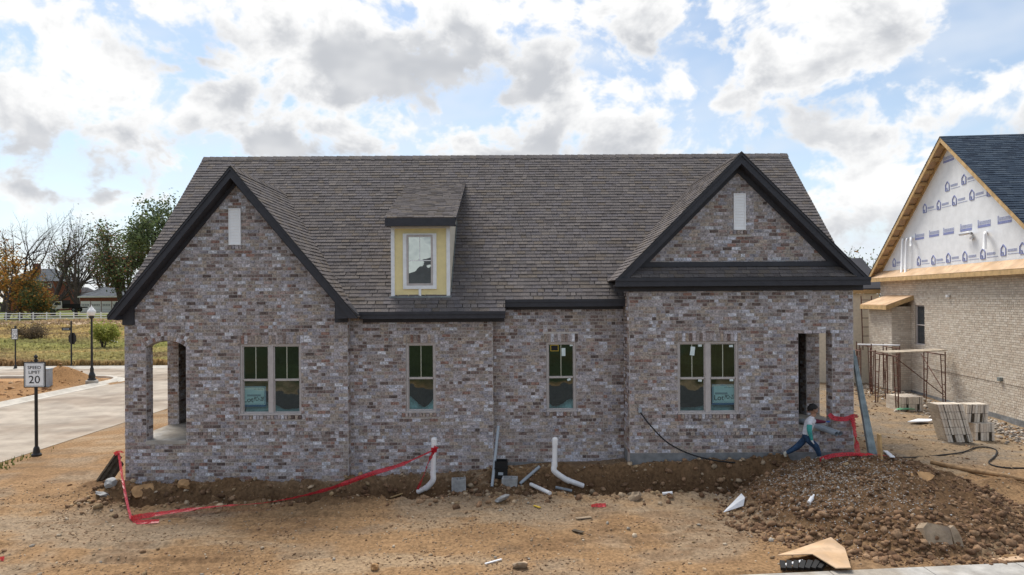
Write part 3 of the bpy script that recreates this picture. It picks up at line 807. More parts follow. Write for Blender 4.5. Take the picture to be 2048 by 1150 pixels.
for X in (MX0 + .22, MX1 - .5):
    MB().prism([(X, ymain(H + .3), H - .5), (X, YRIDGE, H - .5), (X, YRIDGE, ZRIDGE - .1), (X, ymain(H + .3), H + .22)], (.1, 0, 0)).build('gable_end', 'mortar', house)
def gable_roof(name, px, pz, s, fy, xl, xr):
    t = math.atan(s); c, q = math.cos(t), math.sin(t)
    for sg, xf in ((1, xr), (-1, xl)):
        zf = pz - s * abs(xf - px); L = (pz - zf) / q
        def ivf(v, zf=zf):
            z = zf + v * q; return [(fy, max(fy + .3, min(ymain(z) + .06, YRIDGE)))]
        roof_plane(house, name, (xf, 0, zf), (0, 1, 0), (-sg * c, 0, q), (sg * q, 0, c), L, ivf, rs)
gable_roof('gable_roof', LPX, LPZ, LS, LFY, -9.12, -3.44)
gable_roof('gable_roof', RPX, RPZ, RS, RFY, 2.38, 8.07)
# ridge caps, lapped along each ridge
def ridge(x0, y0, x1, y1, z, slope_axis, s):
    b = MB(); n = int(math.hypot(x1 - x0, y1 - y0) / .19); d = Vector((x1 - x0, y1 - y0, 0)).normalized(); r = Vector((d.y, -d.x, 0))
    for k in range(n):
        a = Vector((x0, y0, z)) + d * (k * .19); e = a + d * .21; c = SPAL[pick(rs, SPAL)][0]; up = .022 + .004 * (k % 2)
        for sg in (1, -1):
            w = .13
            b.face([a + Vector((0, 0, up + .012)), a + r * sg * w + Vector((0, 0, up + .012 - s * w)), e + r * sg * w + Vector((0, 0, up - s * w)), e + Vector((0, 0, up))], c)
            b.face([a + Vector((0, 0, up + .012)), a + r * sg * w + Vector((0, 0, up + .012 - s * w)), a + r * sg * w + Vector((0, 0, -.01 - s * w)), a + Vector((0, 0, -.01))], c)
    b.build('ridge_cap', 'shingle', house, kind='stuff')
ridge(MX0, YRIDGE, MX1, YRIDGE, ZRIDGE, 0, S_MAIN)
ridge(LPX, LFY, LPX, ymain(LPZ), LPZ, 1, LS); ridge(RPX, RFY, RPX, ymain(RPZ), RPZ, 1, RS)

# ------------------------------------------------------------------ dark trim
def rake(px, pz, s, xf, fy, wy, fas=.26, fri=.38, zc=0.0):
    zf = pz - s * abs(xf - px)
    def poly(o0, o1, xe=None, y=fy):
        xe = xf if xe is None else xe; ze = pz - s * abs(xe - px)
        if ze - o1 >= zc: return [(px, y, pz - o0), (xe, y, ze - o0), (xe, y, ze - o1), (px, y, pz - o1)]
        xm = px + (xe - px) * (pz - o1 - zc) / (pz - ze); return [(px, y, pz - o0), (xe, y, max(ze - o0, zc + .01)), (xe, y, zc), (xm, y, zc), (px, y, pz - o1)]
    b = MB(); b.prism(poly(.012, fas), (0, .025, 0)); b.build('rake_board', 'trim', house)
    MB().prism(poly(.008, .075, None, fy - .022), (0, .021, 0)).build('rake_moulding', 'trim', house)
    MB().prism([(px, fy + .026, pz - fas + .02), (xf + (.22 if xf < px else -.22), fy + .026, zf - fas + .02 + .22 * s), (xf + (.22 if xf < px else -.22), wy + .05, zf - fas + .02 + .22 * s), (px, wy + .05, pz - fas + .02)], (0, 0, -.018)).build('soffit', 'trim', house)
    MB().prism(poly(fas - .02, fri, xf + (.30 if xf < px else -.30), wy - .032), (0, .031, 0)).build('frieze', 'trim', house)
    # shingle edge and drip strip
    MB().prism(poly(-.006, .012, None, fy - .03), (0, .05, 0)).build('drip_edge', 'black', house)
for xf in (-9.12, -3.44): rake(LPX, LPZ, LS, xf, LFY, YL, zc=H - .43)
for xf in (2.38, 8.07): rake(RPX, RPZ, RS, xf, RFY, YR, .25, .40, zc=H + .26)
zb = H - .44
MB().prism([(-9.12, LFY + .027, zb + .03), (XL0 - .01, LFY + .027, zb), (XL0 - .01, LFY + .027, zb + .42), (-9.12, LFY + .027, zb + .10)], (0, .34, 0)).build('eave_return', 'trim', house)
MB().box(XL0 - .012, XL0 + .25, YL - .06, YL - .002, H - .56, H + .05).build('corner_block', 'trim', house)
MB().prism([(-3.44, LFY + .027, zb + .02), (-3.44, LFY + .027, zb + .10), (-3.95, LFY + .027, zb + .62), (-3.95, LFY + .027, zb)], (0, .34, 0)).build('eave_return', 'trim', house)
MB().box(-4.03, XL1 + .01, YL - .06, YL - .002, H - .53, H + .02).build('corner_block', 'trim', house)
def eave(x0, x1, yf, wy, zt, hgt, fri):
    b = MB().box(x0, x1, yf - .025, yf, zt - hgt, zt + .005); b.build('fascia', 'trim', house)
    MB().box(x0, x1, yf - .045, yf - .026, zt - .055, zt + .012).build('fascia_lip', 'trim', house)
    MB().box(x0, x1, yf + .001, wy + .02, zt - hgt + .012, zt - hgt + .03).build('soffit', 'trim', house)
    MB().box(x0 + .02, x1 - .02, wy - .035, wy - .003, zt - hgt - fri, zt - hgt + .011).build('frieze', 'trim', house)
eave(-3.46, -.09, YE, YML, ZE, .155, .09)
eave(-.085, XR0 - .002, ymain(ZMR), YMR, ZMR, .165, .07)
MB().prism([(-.09, YE, ZE - .15), (-.09, YMR, ZE - .15), (-.09, YMR, H + .02), (-.09, ymain(H - .02), H - .03)], (-.02, 0, 0)).build('eave_return', 'trim', house)
eave(2.38, 8.07, RFY, YR, H + .425, .175, .11)
# pent roof across the right gable
pz0, pz1 = H + .44, H + .70; pl = math.hypot(YR - RFY, pz1 - pz0); pv = ((YR - RFY) / pl, (pz1 - pz0) / pl)
def iv_pent(v):
    z = pz0 + v * pv[1]; hw = (RPZ - .27 - z) / RS + .05; return [(max(RPX - hw, 2.5), min(RPX + hw, 7.95))]
roof_plane(house, 'pent_roof', (0, RFY, pz0), (1, 0, 0), (0, pv[0], pv[1]), (0, -pv[1], pv[0]), pl, iv_pent, rs)
MB().box(RPX - 2.42, RPX + 2.42, YR - .05, YR - .001, pz1 - .005, pz1 + .105).build('frieze', 'trim', house)

# ------------------------------------------------------------------ gable louvres
for R, Y in ((VL, YL), (VR, YR)):
    f = MB(); x0, x1, z0, z1 = R; t = .028
    for q in ((x0, x0 + t, z0, z1), (x1 - t, x1, z0, z1), (x0 + t, x1 - t, z0, z0 + t), (x0 + t, x1 - t, z1 - t, z1)): f.box(q[0], q[1], Y - .03, Y + .1, q[2], q[3])
    f.box(x0, x1, Y + .101, Y + .13, z0, z1)
    v = f.build('gable_vent', 'vent_white', house); n = 12; hgt = (z1 - z0 - 2 * t) / n
    for k in range(n):
        za = z0 + t + k * hgt
        MB().hexa([(x0 + t, Y - .022, za), (x1 - t, Y - .022, za), (x1 - t, Y - .010, za), (x0 + t, Y - .010, za), (x0 + t, Y - .012, za + hgt * 1.02), (x1 - t, Y - .012, za + hgt * 1.02), (x1 - t, Y + .004, za + hgt * 1.02), (x0 + t, Y + .004, za + hgt * 1.02)]).build('slat', 'vent_white', v)

# ------------------------------------------------------------------ windows
def rect_frame(mb, x0, x1, z0, z1, t, ya, yb):
    for q in ((x0, x0 + t, z0, z1), (x1 - t, x1, z0, z1), (x0 + t, x1 - t, z0, z0 + t), (x0 + t, x1 - t, z1 - t, z1)): mb.box(q[0], q[1], ya, yb, q[2], q[3])
def window(R, Y, n, parent=house):
    x0, x1, z0, z1 = R; fr = MB(); t = .04
    rect_frame(fr, x0 + .004, x1 - .004, z0 + .004, z1 - .004, t, Y + .035, Y + .14)
    mull = .11; uw = ((x1 - x0) - 2 * t - (mull if n == 2 else 0)) / n
    if n == 2: fr.box((x0 + x1) / 2 - mull / 2, (x0 + x1) / 2 + mull / 2, Y + .03, Y + .14, z0 + t, z1 - t)
    w = fr.build('window', 'taupe', parent)
    MB().box(x0 - .004, x1 + .004, Y - .012, Y + .034, z0 - .002, z0 + .035).build('sill', 'taupe', w)
    zm = z0 + (z1 - z0) * .49
    for k in range(n):
        a = x0 + t + k * (uw + (mull if n == 2 else 0)); b = a + uw
        for (p, q, yo, top) in ((zm, z1 - t, .062, True), (z0 + t, zm, .082, False)):
            s = MB(); rect_frame(s, a, b, p + (.0 if top else .0), q - .001, .026, Y + yo, Y + yo + .03); s.box(a + .026, b - .026, Y + yo - .004, Y + yo + .029, zm - .022, zm + .022); so = s.build('sash', 'taupe', w)
            pn = MB().face([(a + .02, Y + yo + .016, p + .02), (b - .02, Y + yo + .016, p + .02), (b - .02, Y + yo + .016, q - .02), (a + .02, Y + yo + .016, q - .02)]).build('pane', 'glass', w)
            if top: MB().box((a + b) / 2 - .008, (a + b) / 2 + .008, Y + yo + .004, Y + yo + .014, p + .024, q - .026).build('muntin', 'muntin', w)
    return w, zm
wins = {}
for nm, R, Y, n in (('L', WL, YL, 2), ('ML', WML, YML, 1), ('MR', WMR, YMR, 1), ('R', WR, YR, 2)): wins[nm] = window(R, Y, n)
# makers' stickers on the glass
def sticker(px, py, w, h, Y, m, parent, rot=0):
    p = P(px, py, Y); mt = Matrix.Translation(p) @ Matrix.Rotation(rot, 4, 'Y')
    MB().box(-w / 2, w / 2, -.001, .001, -h / 2, h / 2, mtx=mt).build('sticker', m, parent)
for px, py, r in ((1400, 691, 0), (1462, 692, 0), (1400, 761, .1), (1463, 760, 0)): sticker(px, py, .085, .05, YR + .066, 'sign_pale', wins['R'][0], r)
sticker(1385, 702, .10, .20, YR + .064, 'sign_pale', wins['R'][0], .12)
for px, py, r in ((1143, 690, .1), (1138, 759, .3)): sticker(px, py, .085, .05, YMR + .066, 'sign_pale', wins['MR'][0], -r)
sticker(1127, 704, .09, .19, YMR + .064, 'sign_pale', wins['MR'][0])
sticker(1109, 696, .19, .15, YMR + .066, 'yellow_plastic', wins['MR'][0]); sticker(1109, 696, .165, .125, YMR + .064, 'black', wins['MR'][0])

# crumpled clear sheeting lying inside the sills
def sheeting(R, Y, x0f, x1f, peak, label, seed):
    x0 = R[0] + (R[1] - R[0]) * x0f; x1 = R[0] + (R[1] - R[0]) * x1f; n = 22; mth = 7; b = MB(); rows = []
    for j in range(mth):
        row = []
        for i in range(n):
            u = i / (n - 1); v = j / (mth - 1); x = x0 + (x1 - x0) * u; y = Y + .16 + .5 * v
            z = R[2] + .03 + peak * math.sin(math.pi * min(1, v * 1.1)) * (.55 + .45 * math.sin(u * 5 + seed)) + .05 * float(fbm(np.array([x * 6.0]), np.array([y * 6.0]), 3, seed)[0]) * (.3 + v)
            row.append((x, y, z))
        rows.append(row)
    for j in range(mth - 1):
        for i in range(n - 1): b.face([rows[j][i], rows[j][i + 1], rows[j + 1][i + 1], rows[j + 1][i]])
    return single(b, 'plastic_sheeting', 'poly', label, 'plastic sheeting', 'sheeting inside the windows', smooth=True)
sheeting(WL, YL, .04, .96, .30, 'crumpled clear plastic sheeting inside the sill of the left double window', 1)
sheeting(WML, YML, .06, .94, .34, 'heap of clear plastic inside the narrow window beside the taped white pipe', 2)
sheeting(WMR, YMR, .06, .94, .22, 'low fold of clear plastic inside the narrow window with yellow-edged sticker', 3)
sheeting(WR, YR, .04, .96, .16, 'flat clear plastic sheeting inside the sill of the right double window', 4)

# lot signs taped inside the glass
def lot_sign(px0, px1, py0, py1, Y, label, lot, layout):
    a, b = P(px0, py1, Y), P(px1, py0, Y); c = (a + b) / 2; w, h = b.x - a.x, b.z - a.z
    t = thing('lot_sign', label, 'sign', (c.x, Y, a.z), 'lot signs in the front windows')
    MB().box(a.x, b.x, Y, Y + .006, a.z - .03, b.z).build('board', 'sign_blue', t)
    MB().box(a.x + .014, b.x - .014, Y - .002, Y - .0005, a.z + .012, b.z - .014).build('border', 'sign_pale', t)
    f = MB(); rect_frame(f, a.x + .03, b.x - .03, a.z + .028, b.z - .03, .008, Y - .004, Y - .0025); f.build('border_line', 'sign_blue', t)
    put_text('Lot', h * .40, 'dark_text', t, (a.x + w * .27, Y - .006, a.z + h * .29), .95)
    put_text(lot, h * .30, 'dark_text', t, (a.x + w * .69, Y - .006, a.z + h * .33), .58, .25, 'handwriting')
    MB().box(a.x + w * layout[0], a.x + w * layout[1], Y - .004, Y - .0025, a.z + h * .47, a.z + h * .57).build('name_bar', 'grey_pvc', t)
    s = MB()
    for k in range(7): s.box(a.x + w * (.5 + k * .055), a.x + w * (.535 + k * .055), Y - .004, Y - .0025, a.z + h * (.80 + .012 * (k % 3)), a.z + h * (.85 + .02 * (k % 2)))
    s.build('small_print', 'grey_pvc', t)
lot_sign(484, 532, 772, 811, YL + .12, 'white lot sign with blue border in lower left pane of the left double window', 'PCr-28', (.22, .78))
lot_sign(1424, 1474, 768, 807, YR + .12, 'white lot sign with blue border in lower right pane of the right double window', 'PCr-27', (.12, .62))

# ------------------------------------------------------------------ dormer
DY = 16.14; dx0, dx1 = P(782, 520, DY).x, P(900, 520, DY).x; dz0, dz1 = P(840, 593, DY).z, P(840, 451, DY).z
dm = MB().box(dx0 + .01, dx1 - .01, DY + .02, DY + .10, dz0 - .1, dz1)
dorm = dm.build('dormer', 'yellow', house)
for X, sg in ((dx0, 1), (dx1, -1)):
    zt = lambda y: dz1 + (y - DY) * .384
    yb = (ZRIDGE - S_MAIN * YRIDGE - dz1 + .384 * DY) / (.384 - S_MAIN)
    MB().prism([(X, DY + .012, dz0 - .1), (X, yb, zt(yb)), (X, DY + .012, dz1)], (sg * .08, 0, 0)).build('cheek', 'cream', dorm)
# lap siding edges on the cheek that shows, flashing where it meets the roof
fl = MB()
for k in range(14):
    ya = DY + .05 + k * .14; fl.bar((dx1 + .02, ya, zmain(ya) + .02), (dx1 + .02, ya + .15, zmain(ya + .15) + .02), .012, .08)
fl.build('step_flashing', 'galv', dorm)
tw = .085; tr = MB(); rect = [(dx0, dx0 + tw, dz0, dz1), (dx1 - tw, dx1, dz0, dz1), (dx0 + tw, dx1 - tw, dz1 - .07, dz1)]
for q in rect: tr.box(q[0], q[1], DY - .012, DY + .019, q[2], q[3])
wx0, wx1, wz0, wz1 = P(806, 520, DY).x, P(873, 520, DY).x, P(840, 578, DY).z, P(840, 467, DY).z
rect_frame(tr, wx0, wx1, wz0, wz1, .085, DY - .016, DY + .018)
tr.box((wx0 + wx1) / 2 - .03, (wx0 + wx1) / 2 + .03, DY - .010, DY + .018, dz0, wz0)
tr.build('dormer_trim', 'white_trim', dorm)
MB().box(dx0 - .04, dx1 + .03, DY - .04, DY + .018, dz0 - .035, dz0 + .004).build('apron_flashing', 'galv', dorm)
gx0, gx1, gz0, gz1 = wx0 + .087, wx1 - .087, wz0 + .087, wz1 - .03
wf = MB(); rect_frame(wf, gx0, gx1, gz0, gz1, .045, DY - .022, DY + .015); wf.build('window_frame', 'taupe', dorm)
MB().face([(gx0 + .03, DY + .004, gz0 + .03), (gx1 - .03, DY + .004, gz0 + .03), (gx1 - .03, DY + .004, gz1 - .03), (gx0 + .03, DY + .004, gz1 - .03)]).build('pane', 'dormer_glass', dorm)
mn = MB(); gm = (gx0 + gx1) / 2; zq = gz0 + (gz1 - gz0) * .49
mn.box(gm - .008, gm + .008, DY - .006, DY + .001, zq, gz1 - .045); mn.box(gx0 + .045, gx1 - .045, DY - .008, DY + .002, zq - .010, zq + .010); mn.build('muntin', 'white_trim', dorm)
DRY = 15.85; rx0, rx1 = P(770, 438, DRY).x, P(911, 438, DRY).x; rz0 = P(840, 438, DRY).z + .03; rs_ = .384
MB().box(rx0, rx1, DRY - .02, DRY + .005, rz0 - .19, rz0 - .012).build('dormer_fascia', 'trim', dorm)
MB().box(rx0, rx1, DRY + .006, DY + .05, rz0 - .17, rz0 - .15).build('dormer_soffit', 'trim', dorm)
ybk = (ZRIDGE - S_MAIN * YRIDGE - rz0 + rs_ * DRY) / (rs_ - S_MAIN); t = math.atan(rs_)
for X, s in ((rx0, 1), (rx1, -1)): MB().prism([(X, DRY, rz0 - .13), (X, DRY, rz0 - .01), (X, ybk, rz0 + rs_ * (ybk - DRY) - .01), (X, ybk - .2, rz0 + rs_ * (ybk - .2 - DRY) - .13)], (s * .03, 0, 0)).build('barge_board', 'trim', dorm)
sh, deck = shingle_field((0, DRY - .02, rz0), (1, 0, 0), (0, math.cos(t), math.sin(t)), (0, -math.sin(t), math.cos(t)), (ybk - DRY + .05) / math.cos(t), lambda v: [(rx0 - .02, rx1 + .02)], rs)
db = MB()
for s in sh: shingle_hex(db, (0, DRY - .02, rz0), (1, 0, 0), (0, math.cos(t), math.sin(t)), (0, -math.sin(t), math.cos(t)), s)
db.build('shingle_courses', 'shingle', dorm, kind='stuff')
MB().prism([(rx0, DRY, rz0 - .014), (rx1, DRY, rz0 - .014), (rx1, ybk, rz0 - .014 + rs_ * (ybk - DRY)), (rx0, ybk, rz0 - .014 + rs_ * (ybk - DRY))], (0, 0, -.05)).build('dormer_deck', 'deck', dorm)

# ================================================================== NEIGHBOUR
NA = math.atan(.103); NO = Vector((15.77, 20.9, 0)); NC = NO.x - .103 * NO.y
nb = thing('brick_house', 'half-built cream brick house with white wrapped gable and dark blue shingles', 'house', NO, local=True, rot=-NA)
NM = Matrix.Translation(NO) @ Matrix.Rotation(-NA, 4, 'Z'); NI = NM.inverted()
def NP(px, py, off=0.0):
    """pixel onto the neighbour's gable wall (pushed off metres towards us), in its own axes"""
    k = (px - CX - (py - CY) * ROLL) / F; Y = (NC - off / math.cos(NA)) / (k - .103); return NI @ P(px, py, Y)
OV, NR_Y, NR_Z, NSL, NHS = .37, 0, 0, .78, 6.25
pk = NP(1880, 273, OV); NR_Y, NR_Z = pk.y, pk.z
y0n, y1n = NR_Y - NHS + .3, NR_Y + NHS - .3
zl = NP(2040, 548, OV).z                                   # underside of the wooden ledge
NPAL = [((.60, .52, .43), 5), ((.64, .57, .475), 5), ((.56, .475, .385), 3), ((.68, .61, .52), 3), ((.52, .45, .37), 1.5)]
FZ = NP(2040, 840).z
WN = (NP(1849, 650).y, NP(1830, 650).y, NP(1840, 690).z, NP(1840, 610).z)
bk = MB(); 
for (ya, yb, za, zb_) in ((y0n, y1n, -.5, WN[2]), (y0n, WN[0], WN[2], WN[3]), (WN[1], y1n, WN[2], WN[3]), (y0n, y1n, WN[3], zl + .3)): bk.box(.012, .25, ya, yb, za, zb_)
nw = bk.build('wall', 'pale_mortar', nb); rn = random.Random(3)
NTAB = NP(2040, 771).z
lst = lay(y0n, y1n, FZ, lambda z: (y0n, y1n) if z < zl + .1 else None, lambda z: [(WN[0] - .0, WN[1])] if WN[2] < z < WN[3] else [], rn, NPAL, table=NTAB)
idxs = [i for i, r in enumerate(lst) if r[6] and NP(2075, 700).y < r[0]]
idxs.sort(key=lambda i: lst[i][0]); own = set(idxs[:300]); rest_ = MB(); var = {}
for i, (yc, zc, ww, hh, pi_, pr, flg) in enumerate(lst):
    c = NPAL[pi_][0]
    if i in own:
        if pi_ not in var:
            b = MB(); add_brick(b, (0, 0, 0), BL - JT, CH - JT, (0, -1, 0), (0, 0, 1), (-1, 0, 0), c); var[pi_] = b.mesh('brick', 'pale_brick')
        o = bpy.data.objects.new('brick', var[pi_]); o.location = (-pr, yc, zc); col.objects.link(o); o.parent = nw
    else: add_brick(rest_, (-pr, yc, zc), ww, hh, (0, -1, 0), (0, 0, 1), (-1, 0, 0), c)
rest_.build('brickwork', 'pale_brick', nw, kind='stuff')
MB().box(-.02, .2, y0n - .02, y1n, -.6, FZ - .004).build('foundation', 'parge', nb)
MB().box(.26, 12, y0n + .05, y0n + .3, -.5, zl + .3).build('side_wall', 'mortar', nb)
MB().box(.26, 12, y1n - .3, y1n - .02, -.5, zl + .3).build('side_wall', 'mortar', nb)
fr = MB()
for q in ((WN[0], WN[0] + .05, WN[2], WN[3]), (WN[1] - .05, WN[1], WN[2], WN[3]), (WN[0] + .05, WN[1] - .05, WN[2], WN[2] + .05), (WN[0] + .05, WN[1] - .05, WN[3] - .05, WN[3]), (WN[0] + .05, WN[1] - .05, (WN[2] + WN[3]) / 2 - .02, (WN[2] + WN[3]) / 2 + .02)): fr.box(.05, .12, *q)
nwin = fr.build('window', 'taupe', nb); MB().face([(.09, WN[0] + .03, WN[2]), (.09, WN[1] - .03, WN[2]), (.09, WN[1] - .03, WN[3]), (.09, WN[0] + .03, WN[3])]).build('pane', 'far_glass', nwin)
# ledge, skirt and wrapped gable
MB().box(-OV, -OV + .04, y0n - .3, NR_Y + NHS + .1, zl, zl + .17).build('ledge_board', 'lumber', nb)
MB().box(-OV + .041, .0, y0n - .3, NR_Y + NHS + .1, zl + .02, zl + .035).build('ledge_soffit', 'plywood', nb)
MB().prism([(-OV, y0n - .3, zl + .175), (-OV, NR_Y + NHS + .1, zl + .175), (.0, NR_Y + NHS - .1, zl + .48), (.0, y0n - .3, zl + .48)], (0, 0, -.02)).build('ledge_deck', 'plywood', nb)
gz = zl + .46
def rz(y): return NR_Z - NSL * abs(y - NR_Y)
hw = (NR_Z - .1 - gz) / NSL
wrap = MB().prism([(.02, NR_Y - hw, gz), (.02, NR_Y + hw, gz), (.02, NR_Y, NR_Z - .1)], (.15, 0, 0)).build('house_wrap', 'wrap', nb)
ZR0 = rz(NR_Y + NHS)
for sg in (1, -1):
    yf = NR_Y + sg * NHS; L = math.hypot(NHS, NR_Z - ZR0); t = math.atan(NSL)
    nrm = (0, sg * math.sin(t), math.cos(t))
    roof_plane(nb, 'roof', (0, yf, ZR0), (1, 0, 0), (0, -sg * math.cos(t), math.sin(t)), nrm, L, lambda v: [(-OV - .02, 8.5)], rn, 0,
               [((.042, .060, .088), 4), ((.052, .072, .102), 4), ((.034, .048, .072), 3), ((.062, .082, .110), 2)], .145, .3)
    MB().prism([(-OV, yf, ZR0 - .02), (8.5, yf, ZR0 - .02), (8.5, NR_Y, NR_Z - .02), (-OV, NR_Y, NR_Z - .02)], (0, 0, -.018)).build('roof_deck', 'plywood', nb)
    MB().prism([(-OV - .004, yf, ZR0 - .022), (-OV - .004, NR_Y, NR_Z - .022), (-OV - .004, NR_Y, NR_Z - .21), (-OV - .004, yf, ZR0 - .21)], (.04, 0, 0)).build('barge_board', 'lumber', nb)
    MB().prism([(-.02, yf, ZR0 - .05), (-.02, NR_Y, NR_Z - .05), (-.02, NR_Y, NR_Z - .23), (-.02, yf, ZR0 - .23)], (.035, 0, 0)).build('rake_nailer', 'lumber', nb)
    n = 13
    for k in range(n):
        y = NR_Y + sg * (.25 + k * (NHS - .4) / (n - 1)); z = rz(y) - .125
        MB().bar((-OV + .038, y, z), (-.022, y, z), .04, .15, (0, -sg * math.sin(t), math.cos(t))).build('lookout', 'lumber', nb)
# print on the wrap: little house marks with smudged lines of lettering, and bolder smudged bars
def nbox(mb, c, dy, dz, w, h, sl=0.0):
    mb.prism([(.012, c.y + dy - w / 2, c.z + dz - h / 2), (.012, c.y + dy + w / 2, c.z + dz - h / 2), (.012, c.y + dy + w / 2, c.z + dz + h / 2), (.012, c.y + dy - w / 2, c.z + dz + h / 2)], (.006, 0, 0))
def mark(px, py):
    c = NP(px, py); b = MB(); s = .125; t = .024
    for (a, e) in (((-s, -s), (-s, .10)), ((s, -s), (s, .10)), ((-s, -s), (s, -s)), ((-s, .10), (0, .22)), ((s, .10), (0, .22)), ((-.02, -s), (-.02, -.02)), ((-.02, -.02), (-.08, -.02))):
        b.bar((.012, c.y - a[0], c.z + a[1]), (.012, c.y - e[0], c.z + e[1]), t, t * 1.2, (1, 0, 0))
    o = b.build('printed_mark', 'ink', wrap); q = MB()
    for k in range(7): nbox(q, c, -.24 - k * .068, .02, .05, .085)
    nbox(q, c, -.52, -.09, .62, .022); q.build('printed_lettering', 'ink_pale', wrap)
def bar_mark(px, py):
    c = NP(px, py); b = MB(); nbox(b, c, 0, -.06, .72, .085); b.build('printed_bar', 'ink', wrap); q = MB()
    for k in range(8): nbox(q, c, .33 - k * .095, .06, .07, .11 if k else .22)
    q.build('printed_lettering', 'ink_pale', wrap)
for px, py in ((1894, 375), (1927, 361), (1849, 419), (1877, 412), (1908, 403), (1943, 392), (1978, 384) , (1788, 527), (1837, 524), (1866, 522), (1896, 518), (1929, 515), (1965, 510), (2006, 503), (2044, 499)):
    if rz(NP(px, py).y) - NP(px, py).z > .55: mark(px, py)
for px, py in ((1896, 318), (1838, 474), (1867, 468), (1896, 463), (1931, 456), (1967, 448), (2008, 440)): bar_mark(px, py)
def npipe(pts, r, name='vent_pipe'):
    MB().tube(pts, r, 10).build(name, 'pvc', nb, smooth=True)
def q3(px, py, off): v = NP(px, py, off); return Vector((-off, v.y, v.z))
for px in (1806, 1814):
    npipe([q3(px, 478, .03), q3(px, 478, .12), q3(px - 1, 484, .14), q3(px - 3, 545, .14)], .045)
npipe([q3(1822, 476, .0), q3(1822, 476, .16), q3(1822, 484, .2), q3(1822, 492, .2)], .05)
npipe([q3(1942, 467, .0), q3(1942, 467, .14), q3(1936, 466, .19), q3(1920, 469, .19)], .055); npipe([q3(1942, 476, .0), q3(1942, 476, .10)], .055)
npipe([q3(1971, 465, .0), q3(1971, 465, .15), q3(1970, 470, .2), q3(1969, 498, .2)], .055)
vq = q3(1899, 595, 0); MB().lathe((0, 0, 0), [(.07, 0), (.09, .02), (.05, .05), (.08, .07), (.06, .1)], 10).build('dryer_vent', 'white_trim', nb).location = (-.06, vq.y, vq.z)
vq = q3(2003, 759, 0); MB().box(-.10, 0, vq.y - .07, vq.y + .07, vq.z - .05, vq.z + .07).build('hose_tap_box', 'galv', nb)
# bump-out with a small plywood shed roof
by0, by1 = NP(1822, 680).y, NP(1822, 680).y + 2.25; bz = NP(1815, 612).z
bo = MB().box(-.74, 0, by0, by1, -.4, bz).build('bump_out', 'pale_mortar', nb); bb = MB()
for r in lay(by0, by1, FZ, lambda z: (by0, by1) if z < bz else None, lambda z: [], rn, NPAL): add_brick(bb, (-.752 - r[5], r[0], r[1]), r[2], r[3], (0, -1, 0), (0, 0, 1), (-1, 0, 0), NPAL[r[4]][0])
for r in lay(-.75, .0, FZ, lambda z: (-.75, 0) if z < bz else None, lambda z: [], rn, NPAL): add_brick(bb, (r[0], by0 - .012 - r[5], r[1]), r[2], r[3], (1, 0, 0), (0, 0, 1), (0, -1, 0), NPAL[r[4]][0])
bb.build('brickwork', 'pale_brick', bo, kind='stuff')
MB().prism([(-1.05, by0 - .25, bz + .03), (-1.05, by1 + .1, bz + .03), (0, by1 + .1, bz + .42), (0, by0 - .25, bz + .42)], (0, 0, .03)).build('shed_roof', 'plywood', nb)
MB().box(-1.08, -1.04, by0 - .26, by1 + .1, bz - .14, bz + .035).build('shed_fascia', 'lumber', nb)
MB().prism([(-1.04, by0 - .26, bz - .14), (0, by0 - .26, bz + .25), (0, by0 - .26, bz + .42), (-1.04, by0 - .26, bz + .03)], (0, .04, 0)).build('shed_rake', 'lumber', nb)
# rear wing
MB().box(-4.5, .2, y1n + .6, y1n + 4, -.4, H + .10).build('rear_wing', 'cream', nb)
MB().box(-4.7, .4, y1n + .35, y1n + .42, H + .12, H + .34).build('wing_fascia', 'lumber', nb)
MB().prism([(-4.7, y1n + .33, H + .36), (.4, y1n + .33, H + .36), (.4, y1n + 3, H + 1.9), (-4.7, y1n + 3, H + 1.9)], (0, 0, -.05)).build('wing_roof', 'far_roof_dark', nb)

# ================================================================== SITE THINGS
def pipe_curve(ctrl, n=6):
    """Catmull-Rom through control points"""
    c = [Vector(p) for p in ctrl]; c = [c[0] * 2 - c[1]] + c + [c[-1] * 2 - c[-2]]; out = []
    for k in range(1, len(c) - 2):
        for j in range(n):
            t = j / n; a, b, d, e = c[k - 1], c[k], c[k + 1], c[k + 2]
            out.append(.5 * ((2 * b) + (d - a) * t + (2 * a - 5 * b + 4 * d - e) * t * t + (3 * b - a - 3 * d + e) * t ** 3))
    out.append(c[-2]); return out
def standpipe(top, bend, end, yv, label):
    t = P(*top, yv); b = P(*bend, yv); e = G(*end); e.z += .05
    o = thing('drain_pipe', label, 'pipe', (b.x, yv, e.z), 'white plastic drain standpipes by the front wall')
    d = (e - b); k = b + d * .35 + Vector((0, 0, -.04))
    MB().tube([t - Vector((0, 0, .02)), b + Vector((0, 0, .12))], .057, 14).build('riser', 'pvc', o, smooth=False)
    MB().tube(pipe_curve([b + Vector((0, 0, .16)), b + Vector((0, 0, .02)), k, k + d * .12]), .064, 14).build('elbow', 'pvc', o, smooth=True)
    MB().tube([k + d * .08, e], .057, 14).build('outlet', 'pvc', o)
    MB().tube([k + d * .10, k + d * .17], .066, 14).build('coupling', 'pvc', o); MB().tube([b + Vector((0, 0, .13)), b + Vector((0, 0, .21))], .066, 14).build('coupling', 'pvc', o)
    MB().lathe((t.x, t.y, t.z - .16), [(.057, 0), (.066, .005), (.066, .13), (.058, .16), (.03, .175)], 14).build('cap', 'pvc', o, smooth=False)
    return o
standpipe((868, 876), (866, 962), (836, 988), 15.20, 'white plastic standpipe wrapped with red tape, elbow bending left to the dirt')
standpipe((1110, 876), (1109, 944), (1166, 976), 15.10, 'bare white plastic standpipe with its lower length bending right to the dirt')

